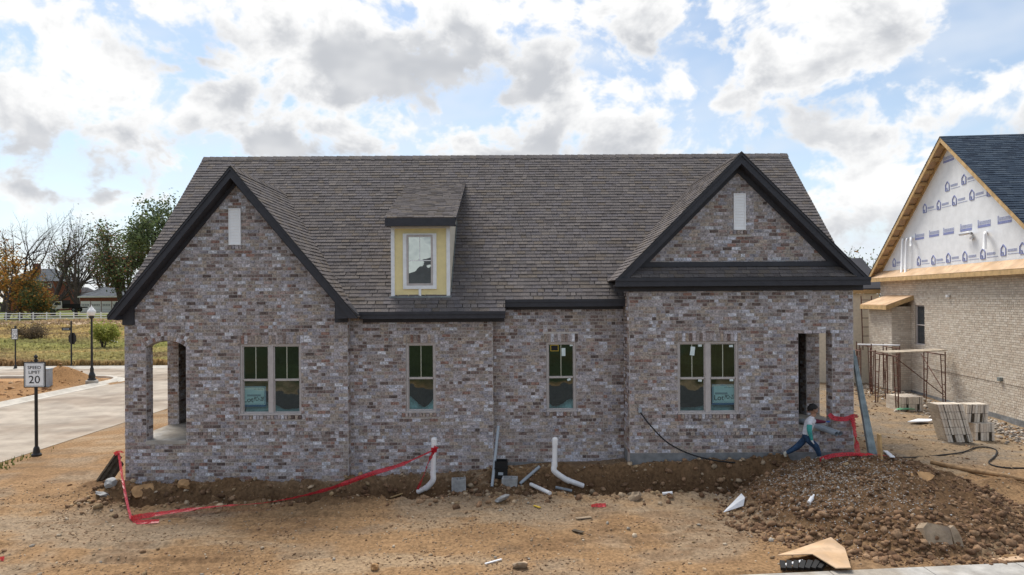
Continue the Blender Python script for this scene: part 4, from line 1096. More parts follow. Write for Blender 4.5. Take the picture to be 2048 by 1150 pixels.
def leaning_rod(a, ya, b_px, r, name, m, label, cat, group=None, lift=.0):
    A = P(*a, ya); B = G(*b_px); B.z += r * .6 + lift
    return single(MB().tube([A, B], r, 12), name, m, label, cat, group)
leaning_rod((997, 852), 15.92, (984, 975), .034, 'conduit', 'grey_pvc', 'long pale grey conduit leaning on the wall beside the black meter box', 'conduit')
def lying(px0, px1, r, name, m, label, cat, group=None, n=12):
    a, b = G(*px0), G(*px1); a.z += r * .9; b.z += r * .9
    return single(MB().tube([a, b], r, n), name, m, label, cat, group)
lying((1040, 970), (1079, 936), .035, 'conduit', 'grey_pvc', 'grey conduit offcut sloping up out of the trench between the block and the pipe', 'conduit')
lying((1062, 972), (1100, 990), .042, 'conduit', 'pvc', 'cream offcut of pipe lying on the dirt below the second standpipe', 'pipe offcut')
lying((1111, 977), (1144, 984), .032, 'conduit', 'grey_pvc', 'short grey pipe stub lying under the end of the right standpipe', 'pipe offcut')
lying((1325, 990), (1345, 988), .03, 'water_bottle', 'paper', 'crushed white bottle with blue band on the dirt near the trench lip', 'bottle')

# black meter box standing by the corner
c = G(1002, 953); o = thing('meter_box', 'black plastic meter box with an open top tray beside the leaning conduit', 'box', c)
MB().box(c.x - .13, c.x + .15, c.y - .1, c.y + .15, c.z - .02, c.z + .22).build('body', 'black', o)
f = MB()
for q in ((-.135, -.115, -.105, .155), (.135, .155, -.105, .155), (-.115, .135, -.105, -.085), (-.115, .135, .135, .155)): f.box(c.x + q[0], c.x + q[1], c.y + q[2], c.y + q[3], c.z + .221, c.z + .36)
f.box(c.x - .145, c.x + .165, c.y - .125, c.y - .106, c.z + .20, c.z + .225); f.build('tray', 'black', o)
MB().box(c.x - .06, c.x + .05, c.y - .112, c.y - .1005, c.z + .06, c.z + .12).build('label_plate', 'grey_pvc', o)

def block(px, py, w, d, h, label, rot=.1, tilt=0):
    c = G(px, py); m = Matrix.Translation((c.x, c.y + d / 2, c.z - .06)) @ Matrix.Rotation(rot, 4, 'Z') @ Matrix.Rotation(tilt, 4, 'X')
    b = MB(); t = .035
    for q in ((-w / 2, w / 2, -d / 2, -d / 2 + t), (-w / 2, w / 2, d / 2 - t, d / 2), (-w / 2, -w / 2 + t, -d / 2 + t, d / 2 - t), (w / 2 - t, w / 2, -d / 2 + t, d / 2 - t), (-t / 2, t / 2, -d / 2 + t, d / 2 - t)): b.box(q[0], q[1], q[2], q[3], 0, h, mtx=m)
    b.box(-w / 2 + t, w / 2 - t, -d / 2 + t, d / 2 - t, h - .09, h - .03, mtx=m)
    return single(b, 'concrete_block', 'grey_rock', label, 'concrete block', 'loose concrete blocks')
block(917, 985, .32, .22, .34, 'grey concrete block half buried right of the taped white pipe', .06)
block(1020, 975, .34, .22, .26, 'low concrete block in the dirt right of the black meter box', -.12, .1)

# rocks and rubble that one can tell apart
rr = random.Random(21)
def slab_rock(px, py, w, h, t, m, label, rot=0, lean=.9, cat='rock', roll=0, up=0.0, group=None):
    c = G(px, py); b = MB(); n = 9; mt = Matrix.Translation((c.x, c.y, c.z - .04 + up)) @ Matrix.Rotation(rot, 4, 'Z') @ Matrix.Rotation(-lean, 4, 'X') @ Matrix.Rotation(roll, 4, 'Y'); poly = []
    for k in range(n):
        a = 2 * math.pi * k / n; r = rr.uniform(.84, 1.08); poly.append(mt @ Vector((math.copysign(abs(math.cos(a)) ** .7, math.cos(a)) * w / 2 * r, rr.uniform(-.01, .01), h / 2 + math.copysign(abs(math.sin(a)) ** .7, math.sin(a)) * h / 2 * r)))
    off = mt.to_3x3() @ Vector((0, t, 0)); b.prism(poly, off)
    return single(b, 'rock_slab', m, label, cat, group)
slab_rock(286, 990, .52, .30, .10, 'orange_rock', 'flat orange stone slab leaning by the left corner of the wall', .15, .55, 'rock', -.2)
def boulder(px, py, r, m, label, flat=.75, group=None, up=0):
    c = G(px, py); c.z += r * flat * .45 + up; return single(MB().rock(c, r, rr, flat, sub=2), 'boulder', m, label, 'rock', group)
boulder(368, 972, .13, 'orange_rock', 'small orange boulder at the wall foot left of the trench')
boulder(758, 945, .15, 'rock', 'brown boulder against the wall beyond the strung red tape')
slab_rock(1882, 1092, .50, .40, .20, 'rock', 'broad brown stone slab set upright on the dirt heap', .1, .35, 'rock', .1)
slab_rock(1925, 1100, .14, .42, .14, 'rock', 'narrow upright stone beside the broad slab on the heap', -.2, .25, 'rock', -.25)
slab_rock(1845, 958, .62, .22, .14, 'orange_rock', 'flat tan slab poking from the top right of the dirt heap', .1, .9)
slab_rock(2030, 1122, .34, .16, .08, 'orange_rock', 'pale orange stone by the pavement at the right edge', .1, .8)
boulder(1005, 1000, .16, 'grey_rock', 'pale grey lump of mortar between the concrete blocks and the foreground', .45)
boulder(1270, 998, .14, 'rock', 'round brown clod on the trench lip in front of the right wall', .8)
boulder(750, 1138, .09, 'orange_rock', 'pale stone at the bottom edge left of centre', .7)
boulder(205, 992, .15, 'grey_rock', 'grey lump of spilled mortar at the left corner below the leaning boards', .5)
boulder(222, 975, .14, 'grey_rock', 'taller grey mortar lump against the left corner of the wall', .8, up=.06)
boulder(1040, 1135, .12, 'rock', 'low brown clod at the bottom edge right of the centre', .4)

# dark boards leaning at the left corner
for k, (a, b, lab) in enumerate((((236, 906), (196, 974), 'outermost of the dark boards leaning at the left corner of the house'), ((240, 912), (204, 974), 'dark weathered board leaning behind the outermost one at the left corner'), ((243, 925), (216, 976), 'innermost dark board leaning against the left corner of the house'))):
    A = P(*a, 15.75 + k * .03); B = P(*b, 15.35 + k * .06); B.z = max(TZ(B.x, B.y) - .02, 0); single(MB().bar(A, B, .04 + .02 * k, .13, (0, -1, .3)), 'board', 'old_wood', lab, 'board', 'dark boards at the corner')

# red tape: twisted ribbons
def ribbon(pts, w, tw0, tw1, n=8, seed=0, sag=0):
    c = pipe_curve(pts, n); b = MB(); r = random.Random(seed); L = []
    for k, p in enumerate(c):
        d = (c[min(k + 1, len(c) - 1)] - c[max(k - 1, 0)]).normalized(); s = d.cross(Vector((0, 1, .2))); s = s.normalized() if s.length > 1e-3 else Vector((1, 0, 0)); q = s.cross(d)
        a = tw0 + (tw1 - tw0) * k / len(c) + r.uniform(-.25, .25); ww = w * (.55 + .45 * abs(math.cos(a * .7))); v = s * math.cos(a) + q * math.sin(a); v2 = q * math.cos(a) - s * math.sin(a)
        L.append((p - v * ww / 2, p + v2 * ww * .10, p + v * ww / 2))
    for k in range(len(L) - 1):
        for j in range(2): b.face([L[k][j], L[k][j + 1], L[k + 1][j + 1], L[k + 1][j]])
    return b
def on_ground(px, py, up=.02): p = G(px, py); p.z += up; return p
tp = thing('barrier_tape', 'red barrier tape strung from the leaning boards along the trench to the white standpipe', 'barrier tape', on_ground(262, 1043))
st = on_ground(262, 1042, .05)
ribbon([P(237, 904, 15.6), P(244, 950, 15.0), P(252, 995, 14.3), st], .06, .3, 1.6, 8, 1).build('strand', 'tape', tp)
ribbon([P(228, 909, 15.66), P(240, 903, 15.55), P(250, 906, 15.7)], .09, 0, 3, 6, 2).build('knot', 'tape', tp)
ribbon([st, on_ground(300, 1037, .07), on_ground(420, 1026, .12), on_ground(545, 1016, .13), P(650, 980, 14.7), P(738, 949, 14.9), P(800, 930, 15.0), P(872, 898, 15.12)], .11, .2, 5.0, 9, 3).build('strand', 'tape', tp)
ribbon([st, on_ground(276, 1047, .03), on_ground(318, 1045, .03)], .10, .2, 1.4, 6, 4).build('tail', 'tape', tp)
ribbon([P(873, 893, 15.12), P(858, 922, 15.05), P(846, 955, 14.95), on_ground(834, 984, .04)], .12, .4, 2.6, 8, 5).build('tail', 'tape', tp)
MB().tube([P(868, 894, 15.20), P(868, 904, 15.20)], .066, 14, caps=False).build('wrap', 'tape', tp)
tp = thing('barrier_tape', 'red barrier tape tied round the right porch corner and trailing onto the dirt heap', 'barrier tape', on_ground(1718, 918))
ribbon([P(1658, 828, 15.55), P(1668, 836, 15.5), P(1690, 838, 15.49), P(1709, 832, 15.5), P(1716, 833, 15.56)], .11, .2, 1.0, 6, 6).build('strand', 'tape', tp)
ribbon([P(1705, 836, 15.48), P(1709, 860, 15.3), P(1713, 890, 15.0), on_ground(1718, 917, .05)], .13, .1, 1.5, 8, 7).build('strand', 'tape', tp)
ribbon([on_ground(1640, 924, .05), on_ground(1665, 920, .09), on_ground(1695, 918, .10), on_ground(1722, 917, .08), on_ground(1750, 917, .08), on_ground(1774, 918, .06)], .09, .3, 2.4, 7, 8).build('strand', 'tape', tp)
single(ribbon([on_ground(1183, 1016, .02), on_ground(1195, 1014, .03), on_ground(1212, 1012, .02)], .09, .2, 1.2, 5, 9), 'tape_scrap', 'tape', 'torn scrap of red tape lying on the dirt right of the centre', 'tape scrap')
single(ribbon([on_ground(0, 1122, .02), on_ground(8, 1122, .04)], .09, .2, .8, 5, 10), 'tape_scrap', 'tape', 'tiny red scrap on the dirt at the left edge', 'tape scrap')
# can hanging on the tape
c = P(738, 948, 14.97); single(MB().tube([c - Vector((.03, .03, 0)), c + Vector((.05, .02, .02))], .055, 12), 'tin_can', 'galv', 'small tin can hanging on the strung red tape', 'can')

# wooden stake, plank, grey downspouts leaning on the right corner
A = on_ground(1762, 918, -.1); single(MB().bar(A, P(1758, 868, A.y - .02), .035, .11, (0, 1, 0)), 'stake', 'lumber', 'upright new timber stake behind the dirt heap', 'stake')
a, b = on_ground(1771, 905, .04), on_ground(1785, 922, .08); single(MB().bar(a, b, .09, .02), 'plank_scrap', 'paper', 'white board scrap leaning beside the timber stake', 'board')
for k, (a, b, lab) in enumerate((((1705, 700), (1744, 905), 'grey metal downspout leaning nearest the right house corner'), ((1709, 712), (1750, 906), 'middle grey metal downspout leaning at the right house corner'), ((1712, 730), (1755, 904), 'outermost grey metal downspout leaning at the right house corner'))):
    A = P(*a, 15.75); B = P(*b, 15.15 + .05 * k); B.z = TZ(B.x, B.y); d = MB(); d.bar(A, B, .065, .075, (0, -1, 0))
    for s in (-.022, 0, .022): d.bar(A + Vector((s, -.04, 0)), B + Vector((s, -.04, 0)), .012, .012, (0, -1, 0))
    single(d, 'downspout', 'galv', lab, 'downspout', 'downspouts leaning at the corner')
# two grey pipes poking out of the right porch
for k, (px, py) in enumerate(((1673, 869), (1681, 868))):
    e = P(px, py, 14.95 + .06 * k); s = P(1600 + 6 * k, 846, 16.1 + .06 * k); s.z = DO[2] + .06; e.z = DO[2] - .02
    b = MB().tube([s, e], .05, 14, caps=False); b.tube([s, e], .043, 14, caps=False); single(b, 'grey_pipe', 'grey_pvc', ('near' if k == 0 else 'far') + ' one of two grey pipes sticking out of the right porch', 'pipe', 'grey pipes in the right porch')
# cable from a wall box down along the right wall
c = P(1280, 821, YR - .04); o = thing('power_cable', 'black cable hanging from a small wall box and sagging to the trench', 'cable', (c.x, c.y, c.z))
MB().box(c.x - .035, c.x + .035, c.y - .02, c.y + .038, c.z - .05, c.z + .05).build('wall_box', 'grey_pvc', o)
MB().tube(pipe_curve([P(1281, 825, YR - .06), P(1300, 850, YR - .12), P(1335, 885, YR - .2), P(1380, 908, YR - .3), P(1430, 921, YR - .42), on_ground(1470, 928, .03)]), .016, 8).build('flex', 'cable', o, smooth=True)
# hose looping over the yard, brown pole behind the heap
hp = [on_ground(*q, .02) for q in ((1786, 917), (1830, 916), (1880, 912), (1925, 906), (1950, 897), (1975, 896), (1993, 902), (1990, 914), (1978, 925), (1985, 932), (2010, 937), (2047, 938), (2090, 938))]
single(MB().tube(pipe_curve(hp, 5), .017, 8), 'hose', 'cable', 'dark hose looping across the side yard behind the heap', 'hose', smooth=True)
a, b = on_ground(1862, 928, .05), on_ground(2075, 975, .10); single(MB().tube(pipe_curve([a, a.lerp(b, .35) + Vector((0, 0, -.02)), a.lerp(b, .7) + Vector((0, 0, .01)), b], 4), [.05] * 12 + [.06], 10), 'timber_pole', 'pole_wood', 'long brown timber pole lying behind the dirt heap', 'pole')
# broken plywood at the bottom right with black plastic and white scrap under it
pc = on_ground(1625, 1118, .12); b = MB(); pw = [P(1555, 1128, 10.75), P(1590, 1100, 11.0), P(1638, 1092, 11.3), P(1662, 1090, 11.45), P(1690, 1118, 11.05), P(1702, 1156, 10.2), P(1672, 1156, 10.2), P(1625, 1130, 10.6)]
for q in pw: q.z = TZ(q.x, q.y) + (.16 if q.y < 10.7 else .10)
b.prism(pw, (0, 0, .014)); single(b, 'plywood_sheet', 'plywood', 'broken tan plywood sheet at the foot of the dirt heap', 'plywood')
c = on_ground(1610, 1142, .03); b = MB()
for k in range(7): b.bar((c.x - .35 + .09 * k, c.y - .05, c.z + .02), (c.x - .30 + .11 * k, c.y + .12, c.z + .07), .075, .05)
single(b, 'plastic_tray', 'black', 'ribbed black plastic tray under the broken plywood', 'tray')
c = on_ground(1560, 1140, .03); single(MB().prism([(c.x, c.y, c.z), (c.x + .3, c.y + .04, c.z + .05), (c.x + .42, c.y + .16, c.z + .06), (c.x + .1, c.y + .1, c.z + .02)], (0, 0, .01)), 'foam_scrap', 'paper', 'thin white scrap under the edge of the broken plywood', 'scrap')
c = [on_ground(1447, 1028, .03), on_ground(1487, 1017, .05), on_ground(1490, 1006, .10), on_ground(1483, 997, .09)]; single(MB().prism(c, (0, .006, .012)), 'paper_scrap', 'paper', 'triangular white scrap at the left foot of the dirt heap', 'scrap')
a, b = on_ground(1618, 1010, .04), on_ground(1628, 996, .06); single(MB().tube([a, a.lerp(b, .6), a.lerp(b, .75), b], [.035, .036, .018, .016], 10), 'plastic_bottle', 'paper', 'white plastic bottle on the face of the dirt heap', 'bottle')
def splinter(px0, px1, m, label, w=.06, t=.015):
    a, b = on_ground(*px0, .02), on_ground(*px1, .03); single(MB().bar(a, b, w, t), 'wood_splinter', m, label, 'wood scrap', 'wood scraps on the ground')
splinter((780, 997), (806, 989), 'lumber', 'tan timber offcut at the trench lip left of the taped pipe')
splinter((1146, 1062), (1166, 1068), 'old_wood', 'dark curled scrap on the dirt below the right standpipe', .09)
splinter((1032, 1136), (1052, 1128), 'plywood', 'tan splinter at the bottom edge near the centre', .09)
splinter((970, 1130), (1003, 1122), 'paper', 'white plastic strip at the bottom edge near the centre', .03)
splinter((1068, 1013), (1080, 1018), 'yellow_plastic', 'small yellow strip on the dirt in front of the blocks', .04)
splinter((1182, 1036), (1152, 1040), 'rock', 'flat brown chip lying on the dirt right of the yellow strip', .08)
splinter((1905, 1136), (1600 + 320, 1133), 'rock', 'brown stone chip on the edge of the pavement', .05)
splinter((1990, 1124), (2046, 1120), 'plywood', 'tan board end lying by the pavement at the right edge', .14, .02)

# ------------------------------------------------------------------ loose clods, pebbles (nobody could count them)
def scatter(name, n, gen, size, mname, cols, seed, flat=.7, sub=1):
    r = random.Random(seed); base = []
    for k in range(14):
        b = MB().rock((0, 0, 0), 1.0, r, flat, sub=sub); base.append((np.array(b.v), np.array(b.f)))
    pts = gen(r, n); xs = np.array([p[0] for p in pts]); ys = np.array([p[1] for p in pts]); zs = terrain(xs, ys)
    V = []; Fc = []; C = []; off = 0
    for (x, y), z in zip(pts, zs):
        bv, bf = base[r.randrange(14)]; s = size(r); a = r.uniform(0, 6.28); ca, sa = math.cos(a), math.sin(a)
        v = bv * s; v = np.stack([v[:, 0] * ca - v[:, 1] * sa + x, v[:, 0] * sa + v[:, 1] * ca + y, v[:, 2] + z + s * .22], 1)
        V.append(v); Fc.append(bf + off); off += len(bv); c = cols[r.randrange(len(cols))]; k = r.uniform(.75, 1.2); C.append(np.tile(np.array([c[0] * k, c[1] * k, c[2] * k, 1.0]), (len(bf) * 3, 1)))
    V = np.concatenate(V); Fc = np.concatenate(Fc); C = np.concatenate(C).astype(np.float32)
    me = bpy.data.meshes.new(name); me.vertices.add(len(V)); me.vertices.foreach_set('co', V.astype(np.float32).ravel())
    me.loops.add(Fc.size); me.polygons.add(len(Fc)); me.polygons.foreach_set('loop_start', np.arange(0, Fc.size, 3)); me.loops.foreach_set('vertex_index', Fc.ravel().astype(np.int32)); me.update(calc_edges=True)
    at = me.color_attributes.new('Col', 'FLOAT_COLOR', 'CORNER'); at.data.foreach_set('color', C.ravel()); me.materials.append(M[mname])
    o = bpy.data.objects.new(name, me); col.objects.link(o); o['kind'] = 'stuff'; return o
BRN = [(.19, .112, .064), (.17, .096, .054), (.265, .158, .09), (.30, .19, .112), (.14, .08, .046)]
TAN = [(.40, .30, .20), (.33, .23, .13), (.46, .37, .27), (.28, .19, .11), (.36, .32, .27)]
GRV = [(.46, .44, .42), (.38, .34, .30), (.55, .54, .53), (.30, .24, .19), (.42, .34, .26), (.50, .44, .38)]
def g_front(r, n): return [(r.uniform(-12, 11), 10.2 + 6.0 * r.random() ** 1.0) for _ in range(n)]
def tr_y(x): return float(np.interp(x, [-9, -6, -2.4, -1, 1, 2, 5, 6.4], [14.75, 14.8, 14.95, 15.05, 15.0, 14.72, 14.72, 14.8]))
def g_trench(r, n):
    out = []
    for _ in range(n):
        x = r.uniform(-9.2, 6.2); out.append((x, min(tr_y(x) + r.gauss(-.05, .42), 15.45 if x > 2.5 else 15.7)))
    return out
def g_heap(r, n):
    out = []
    while len(out) < n:
        x, y = r.uniform(3.9, 11.3), r.uniform(10.6, 15.2); hx = (x - 7.15) / (3.0 if x < 7.15 else 2.75); hy = (y - 13.35) / (2.75 if y < 13.35 else 1.9)
        if hx * hx + hy * hy < 1.05: out.append((x, y))
    return out
def g_heapfoot(r, n):
    out = []
    while len(out) < n:
        x, y = r.uniform(3.6, 11.3), r.uniform(10.5, 13.2); hx = (x - 7.15) / (3.0 if x < 7.15 else 2.75); hy = (y - 13.35) / 2.75; q = math.hypot(hx, hy)
        if .62 < q < 1.12: out.append((x, y))
    return out
def g_heapgravel(r, n):
    out = []
    for _ in range(n): out.append((r.gauss(6.1, .75), r.gauss(13.0, .8)))
    return [(max(4.2, min(x, 10.5)), max(10.9, min(y, 15))) for x, y in out]
def g_yard(r, n):
    out = []
    while len(out) < n:
        x, y = r.uniform(8.6, 16), r.uniform(15.2, 29)
        if x < NC + .103 * y - .2: out.append((x, y))
    return out
def g_patch(r, n):
    out = []
    while len(out) < n:
        p = [(r.uniform(-12, 5.5), 10.3 + 4.6 * r.random()) for _ in range(2000)]
        q = fbm(np.array([a for a, b in p]) * .7, np.array([b for a, b in p]) * 1.6, 3, 95)
        out += [a for a, v in zip(p, q) if v + r.gauss(0, .12) > .08]
    return out[:n]
DRT = [(.31, .195, .115), (.26, .16, .092), (.35, .24, .155), (.28, .20, .14), (.21, .128, .073)]
scatter('ground_pebbles', 8000, g_front, lambda r: .006 + .02 * r.random() ** 3, 'dirt_clod', DRT + TAN[:3], 1)
scatter('ground_crumbs', 7500, g_patch, lambda r: .005 + .022 * r.random() ** 3.5, 'dirt_clod', [(.34, .225, .135), (.29, .185, .108), (.37, .26, .17), (.25, .155, .09)], 10)
scatter('ground_clods', 900, g_front, lambda r: .012 + .04 * r.random() ** 4, 'dirt_clod', TAN + TAN + BRN[2:4], 2)
scatter('trench_clods', 4600, g_trench, lambda r: .010 + .08 * r.random() ** 4, 'dirt_clod', BRN + TAN[:2], 3)
scatter('heap_clods', 5200, g_heap, lambda r: .008 + .05 * r.random() ** 4, 'dirt_clod', BRN, 4)
scatter('heap_foot_clods', 2200, g_heapfoot, lambda r: .012 + .075 * r.random() ** 4.5, 'dirt_clod', BRN, 5, .75)
scatter('heap_gravel', 6500, g_heapgravel, lambda r: .006 + .012 * r.random() ** 2, 'dirt_clod', GRV, 6)
scatter('yard_rubble', 1500, g_yard, lambda r: .012 + .045 * r.random() ** 3, 'dirt_clod', TAN + BRN, 7, .4)
def g_wallrub(r, n):
    out = []
    for _ in range(n):
        y = r.uniform(18.5, 30); x = NC + .103 * y - abs(r.gauss(0, .9)) - .25; out.append((x, y))
    return out
scatter('broken_brick_rubble', 1500, g_wallrub, lambda r: .03 + .06 * r.random() ** 2, 'dirt_clod', [(.44, .39, .33), (.34, .29, .24), (.24, .21, .18), (.30, .19, .11)], 8, .5)
scatter('clay_clods', 900, lambda r, n: [(r.uniform(-34, -21.9), r.uniform(24, 37)) for _ in range(n)], lambda r: .03 + .12 * r.random() ** 3, 'dirt_clod', [(.38, .21, .10), (.30, .16, .08), (.44, .29, .17)], 9)

# ------------------------------------------------------------------ brick stacks on the side yard
def brick_stack(px, py, w, d, h, label, rot, lean=0.0, z0=None, holes=True, on=None, skew=0.0):
    c = G(px, py) if on is None else Vector(on); o = thing('brick_stack', label, 'brick stack', c, 'stacks of cream bricks in the side yard', local=True, rot=rot)
    b = MB(); r = random.Random(int(px)); bw, bh = .0794, .2032; nx, nz = max(2, round(w / bw)), max(2, round(h / bh)); core = MB()
    sh = Matrix.Identity(4); sh[0][2] = lean; sh[1][2] = .12 * abs(lean)
    core.box(-w / 2 + .02, w / 2 - .02, .02, d - .02, 0, h - .02, mtx=sh)
    for j in range(nz):
        for i in range(nx):
            if holes and j == 0 and i in (nx // 4, nx - 1 - nx // 4): continue
            x0 = -w / 2 + i * w / nx; z = j * h / nz; q = r.uniform(-.006, .006); cc = NPAL[pick(r, NPAL)][0]
            b.box(x0 + .006, x0 + w / nx - .006, q, .06, z + .006, z + h / nz - .006, cc, sh)
    ny = max(2, round(d / .092))
    for j in range(round(h / .0794)):
        for i in range(round(d / bh)):
            y = i * d / max(1, round(d / bh)); z = j * h / round(h / .0794)
            for sx in (-1, 1):
                cc = NPAL[pick(r, NPAL)][0]; xa, xb = (-w / 2 - .002, -w / 2 + .05) if sx < 0 else (w / 2 - .05, w / 2 + .002)
                b.box(xa, xb, y + .062, y + d / max(1, round(d / bh)) + .055, z + .003, z + h / round(h / .0794) - .003, cc, sh)
    for i in range(nx):
        cc = NPAL[pick(r, NPAL)][0]; x0 = -w / 2 + i * w / nx; b.box(x0 + .003, x0 + w / nx - .003, .0, d, h - .02, h + .004, cc, sh)
    core.build('core', 'old_wood', o); b.build('bricks', 'pale_brick', o, kind='stuff')
    s = MB()
    for x in (-w * .28, w * .30): s.box(x - .006, x + .006, -.012, -.007, 0, h + .006, None, sh)
    s.build('strap', 'black', o); return o
brick_stack(1826, 823, .80, .8, .50, 'low cube of cream bricks on the ground beneath the scaffold', .10)
brick_stack(1922, 885, .72, .36, 1.02, 'tall strapped stack of cream bricks leaning left, nearest in the side yard', .06, -.26)
s4 = brick_stack(1970, 882, .56, .4, .48, 'low stack of cream bricks right of the tall leaning one', .05)
brick_stack(1957, 845, .62, .36, .50, 'stack of cream bricks tipped on top of the low one', .02, .10, on=s4.location + Vector((-.12, .15, .485)))

# ------------------------------------------------------------------ scaffold
def frame(x, y, w, h, ang, label):
    z = TZ(x, y); o = thing('scaffold', label, 'scaffold', (x, y, z - .03), 'rusty mason scaffold frames', local=True, rot=ang); r = .022
    for s in (0, w): MB().tube([(0, s, 0), (0, s, h)], r, 8).build('post', 'rust', o)
    MB().tube([(0, 0, h - .12), (0, w, h - .12)], r, 8).build('top_rail', 'rust', o)
    for s, d in ((.04, .32), (w - .04, w - .32)):
        lo = s + (.12 if d > s else -.12)
        MB().tube([(0, lo, .1), (0, d, h - .13)], r * .85, 8).build('ladder_leg', 'rust', o)
    for k in range(4):
        zz = .35 + k * (h - .6) / 3.2; t = (zz - .1) / (h - .2)
        for s, d in ((0, 1), (w, -1)): MB().tube([(0, s, zz), (0, s + d * (.16 + .17 * t), zz)], r * .75, 6).build('rung', 'rust', o)
    return o
def post_xy(px, py, z=None): p = G(px, py); return p
pa = G(1797, 821); fa = frame(pa.x, pa.y, 1.55, 2.02, -.02, 'nearest rusty scaffold frame, standing beside the low brick cube')
pb_ = Vector((15.9, 24.9, 0)); frame(pb_.x, pb_.y, 1.55, 2.0, -NA, 'rusty scaffold frame standing close to the cream brick wall')
frame(P(1743, 770, 28.0).x, 28.0, 1.5, 2.0, -NA, 'rusty scaffold frame behind the nearest one, seen beside the leaning downspouts')
frame(P(1800, 770, 27.2).x, 27.2, 1.5, 2.0, -NA, 'rearmost rusty scaffold frame by the bump-out')
frame(P(1775, 800, 25.9).x, 25.9, 1.5, 1.95, -NA, 'rusty scaffold frame between the nearest frame and the cream wall')
frame(P(1722, 790, 26.6).x, 26.6, 1.5, 1.95, -NA, 'leftmost rusty scaffold frame, partly behind the leaning downspouts')
fz = TZ(pa.x, pa.y) + 1.95
for k, (a, b, lab) in enumerate((((pa.x - .1, pa.y + .55), (pb_.x + .1, pb_.y + .25), 'weathered plank spanning the two near scaffold frames'), ((pa.x - .1, pa.y + .95), (pb_.x + .1, pb_.y + .65), 'second plank beside it on the near scaffold frames'), ((P(1715, 690, 28.6).x, 28.6), (P(1800, 690, 27.8).x, 27.8), 'pale plank on the two rear scaffold frames'))):
    single(MB().bar((*a, fz + .02), (*b, fz + .03), .26, .04), 'scaffold_plank', 'paper' if k == 2 else 'old_plank', lab, 'plank', 'scaffold planks')
single(MB().tube([(pa.x, pa.y + .1, fz - .15), (pb_.x, pb_.y + .1, fz - 1.6)], .016, 6), 'cross_brace', 'rust', 'thin rusty brace running diagonally between the near scaffold frames', 'brace', 'scaffold braces')
single(MB().tube([(pb_.x, pb_.y + .05, fz - 1.5), (pb_.x + .02, pb_.y + 1.5, fz - .2)], .016, 6), 'cross_brace', 'rust', 'rusty brace slanting across the frame next to the cream wall', 'brace', 'scaffold braces')
lx = P(1738, 660, 30.5); lt = thing('ladder', 'red steel ladder frame standing at the wing of the cream house', 'ladder', (lx.x, lx.y, .3))
for px in (1722, 1743): MB().tube([P(px, 592, 30.6), P(px + (4 if px < 1730 else 0), 700, 30.4)], .024, 8).build('rail', 'rust', lt)
for k in range(6): MB().tube([P(1722.5 + k * .7, 600 + 18 * k, 30.55), P(1743, 600 + 18 * k, 30.55)], .017, 6).build('rung', 'rust', lt)
a = on_ground(1815, 848, .05); single(MB().prism([a, a + Vector((.55, -.12, .03)), a + Vector((1.0, .1, .05)), a + Vector((.5, .3, .03))], (0, 0, .03)), 'sheet_scrap', 'paper', 'pale sheet lying on the yard left of the leaning brick stack', 'sheet')
a = on_ground(1790, 822, .03); single(MB().prism([a, a + Vector((.4, -.15, .05)), a + Vector((.7, .0, .02)), a + Vector((.35, .2, .08))], (0, 0, .02)), 'tarp_scrap', 'green_plastic', 'green plastic scrap at the foot of the nearest scaffold', 'tarp')

# ================================================================== STREET SIDE
def post_sign(base, H_, w, h, label, name='speed_sign', lettering=True, grp='speed limit signs'):
    o = thing(name, label, 'sign', base, grp); b = Vector(base)
    MB().lathe(b, [(.13, 0), (.13, .05), (.09, .09), (.075, .22), (.05, .27)], 12).build('base', 'black_post', o)
    MB().tube([b + Vector((0, 0, .2)), b + Vector((0, 0, H_ - .08))], .042, 12).build('post', 'black_post', o)
    MB().lathe(b + Vector((0, 0, H_ - .10)), [(.055, 0), (.055, .03), (.02, .05), (.05, .09), (.05, .12), (.0, .18)], 10).build('finial', 'black_post', o)
    zc = H_ - .16 - h / 2; y = b.y - .06
    MB().box(b.x - w / 2 - .03, b.x + w / 2 + .03, y, y + .02, b.z + zc - h / 2 - .03, b.z + zc + h / 2 + .03).build('frame', 'black_post', o)
    p = MB().box(b.x - w / 2, b.x + w / 2, y - .004, y - .0005, b.z + zc - h / 2, b.z + zc + h / 2).build('plate', 'sign_white', o)
    f = MB(); rect_frame(f, b.x - w / 2 + .015, b.x + w / 2 - .015, b.z + zc - h / 2 + .015, b.z + zc + h / 2 - .015, .008, y - .006, y - .0045); f.build('border_line', 'dark_text', o)
    put_text('SPEED', h * .19, 'dark_text', o, (b.x, y - .008, b.z + zc + h * .30), 1.12); put_text('LIMIT', h * .19, 'dark_text', o, (b.x, y - .008, b.z + zc + h * .10), 1.12)
    put_text('20', h * .46, 'dark_text', o, (b.x, y - .008, b.z + zc - h * .22), 1.1)
    return o
b = G(73, 912); hs = (912 - 714) * b.y / F; post_sign(b, hs, 39 * b.y / F, 47 * b.y / F, 'nearest white speed limit sign on a black post at the street edge')
b = G(31, 738); hs = (738 - 653) * b.y / F; post_sign(b, hs, 11 * b.y / F, 20 * b.y / F, 'far white speed limit sign on a black post before the grass field')
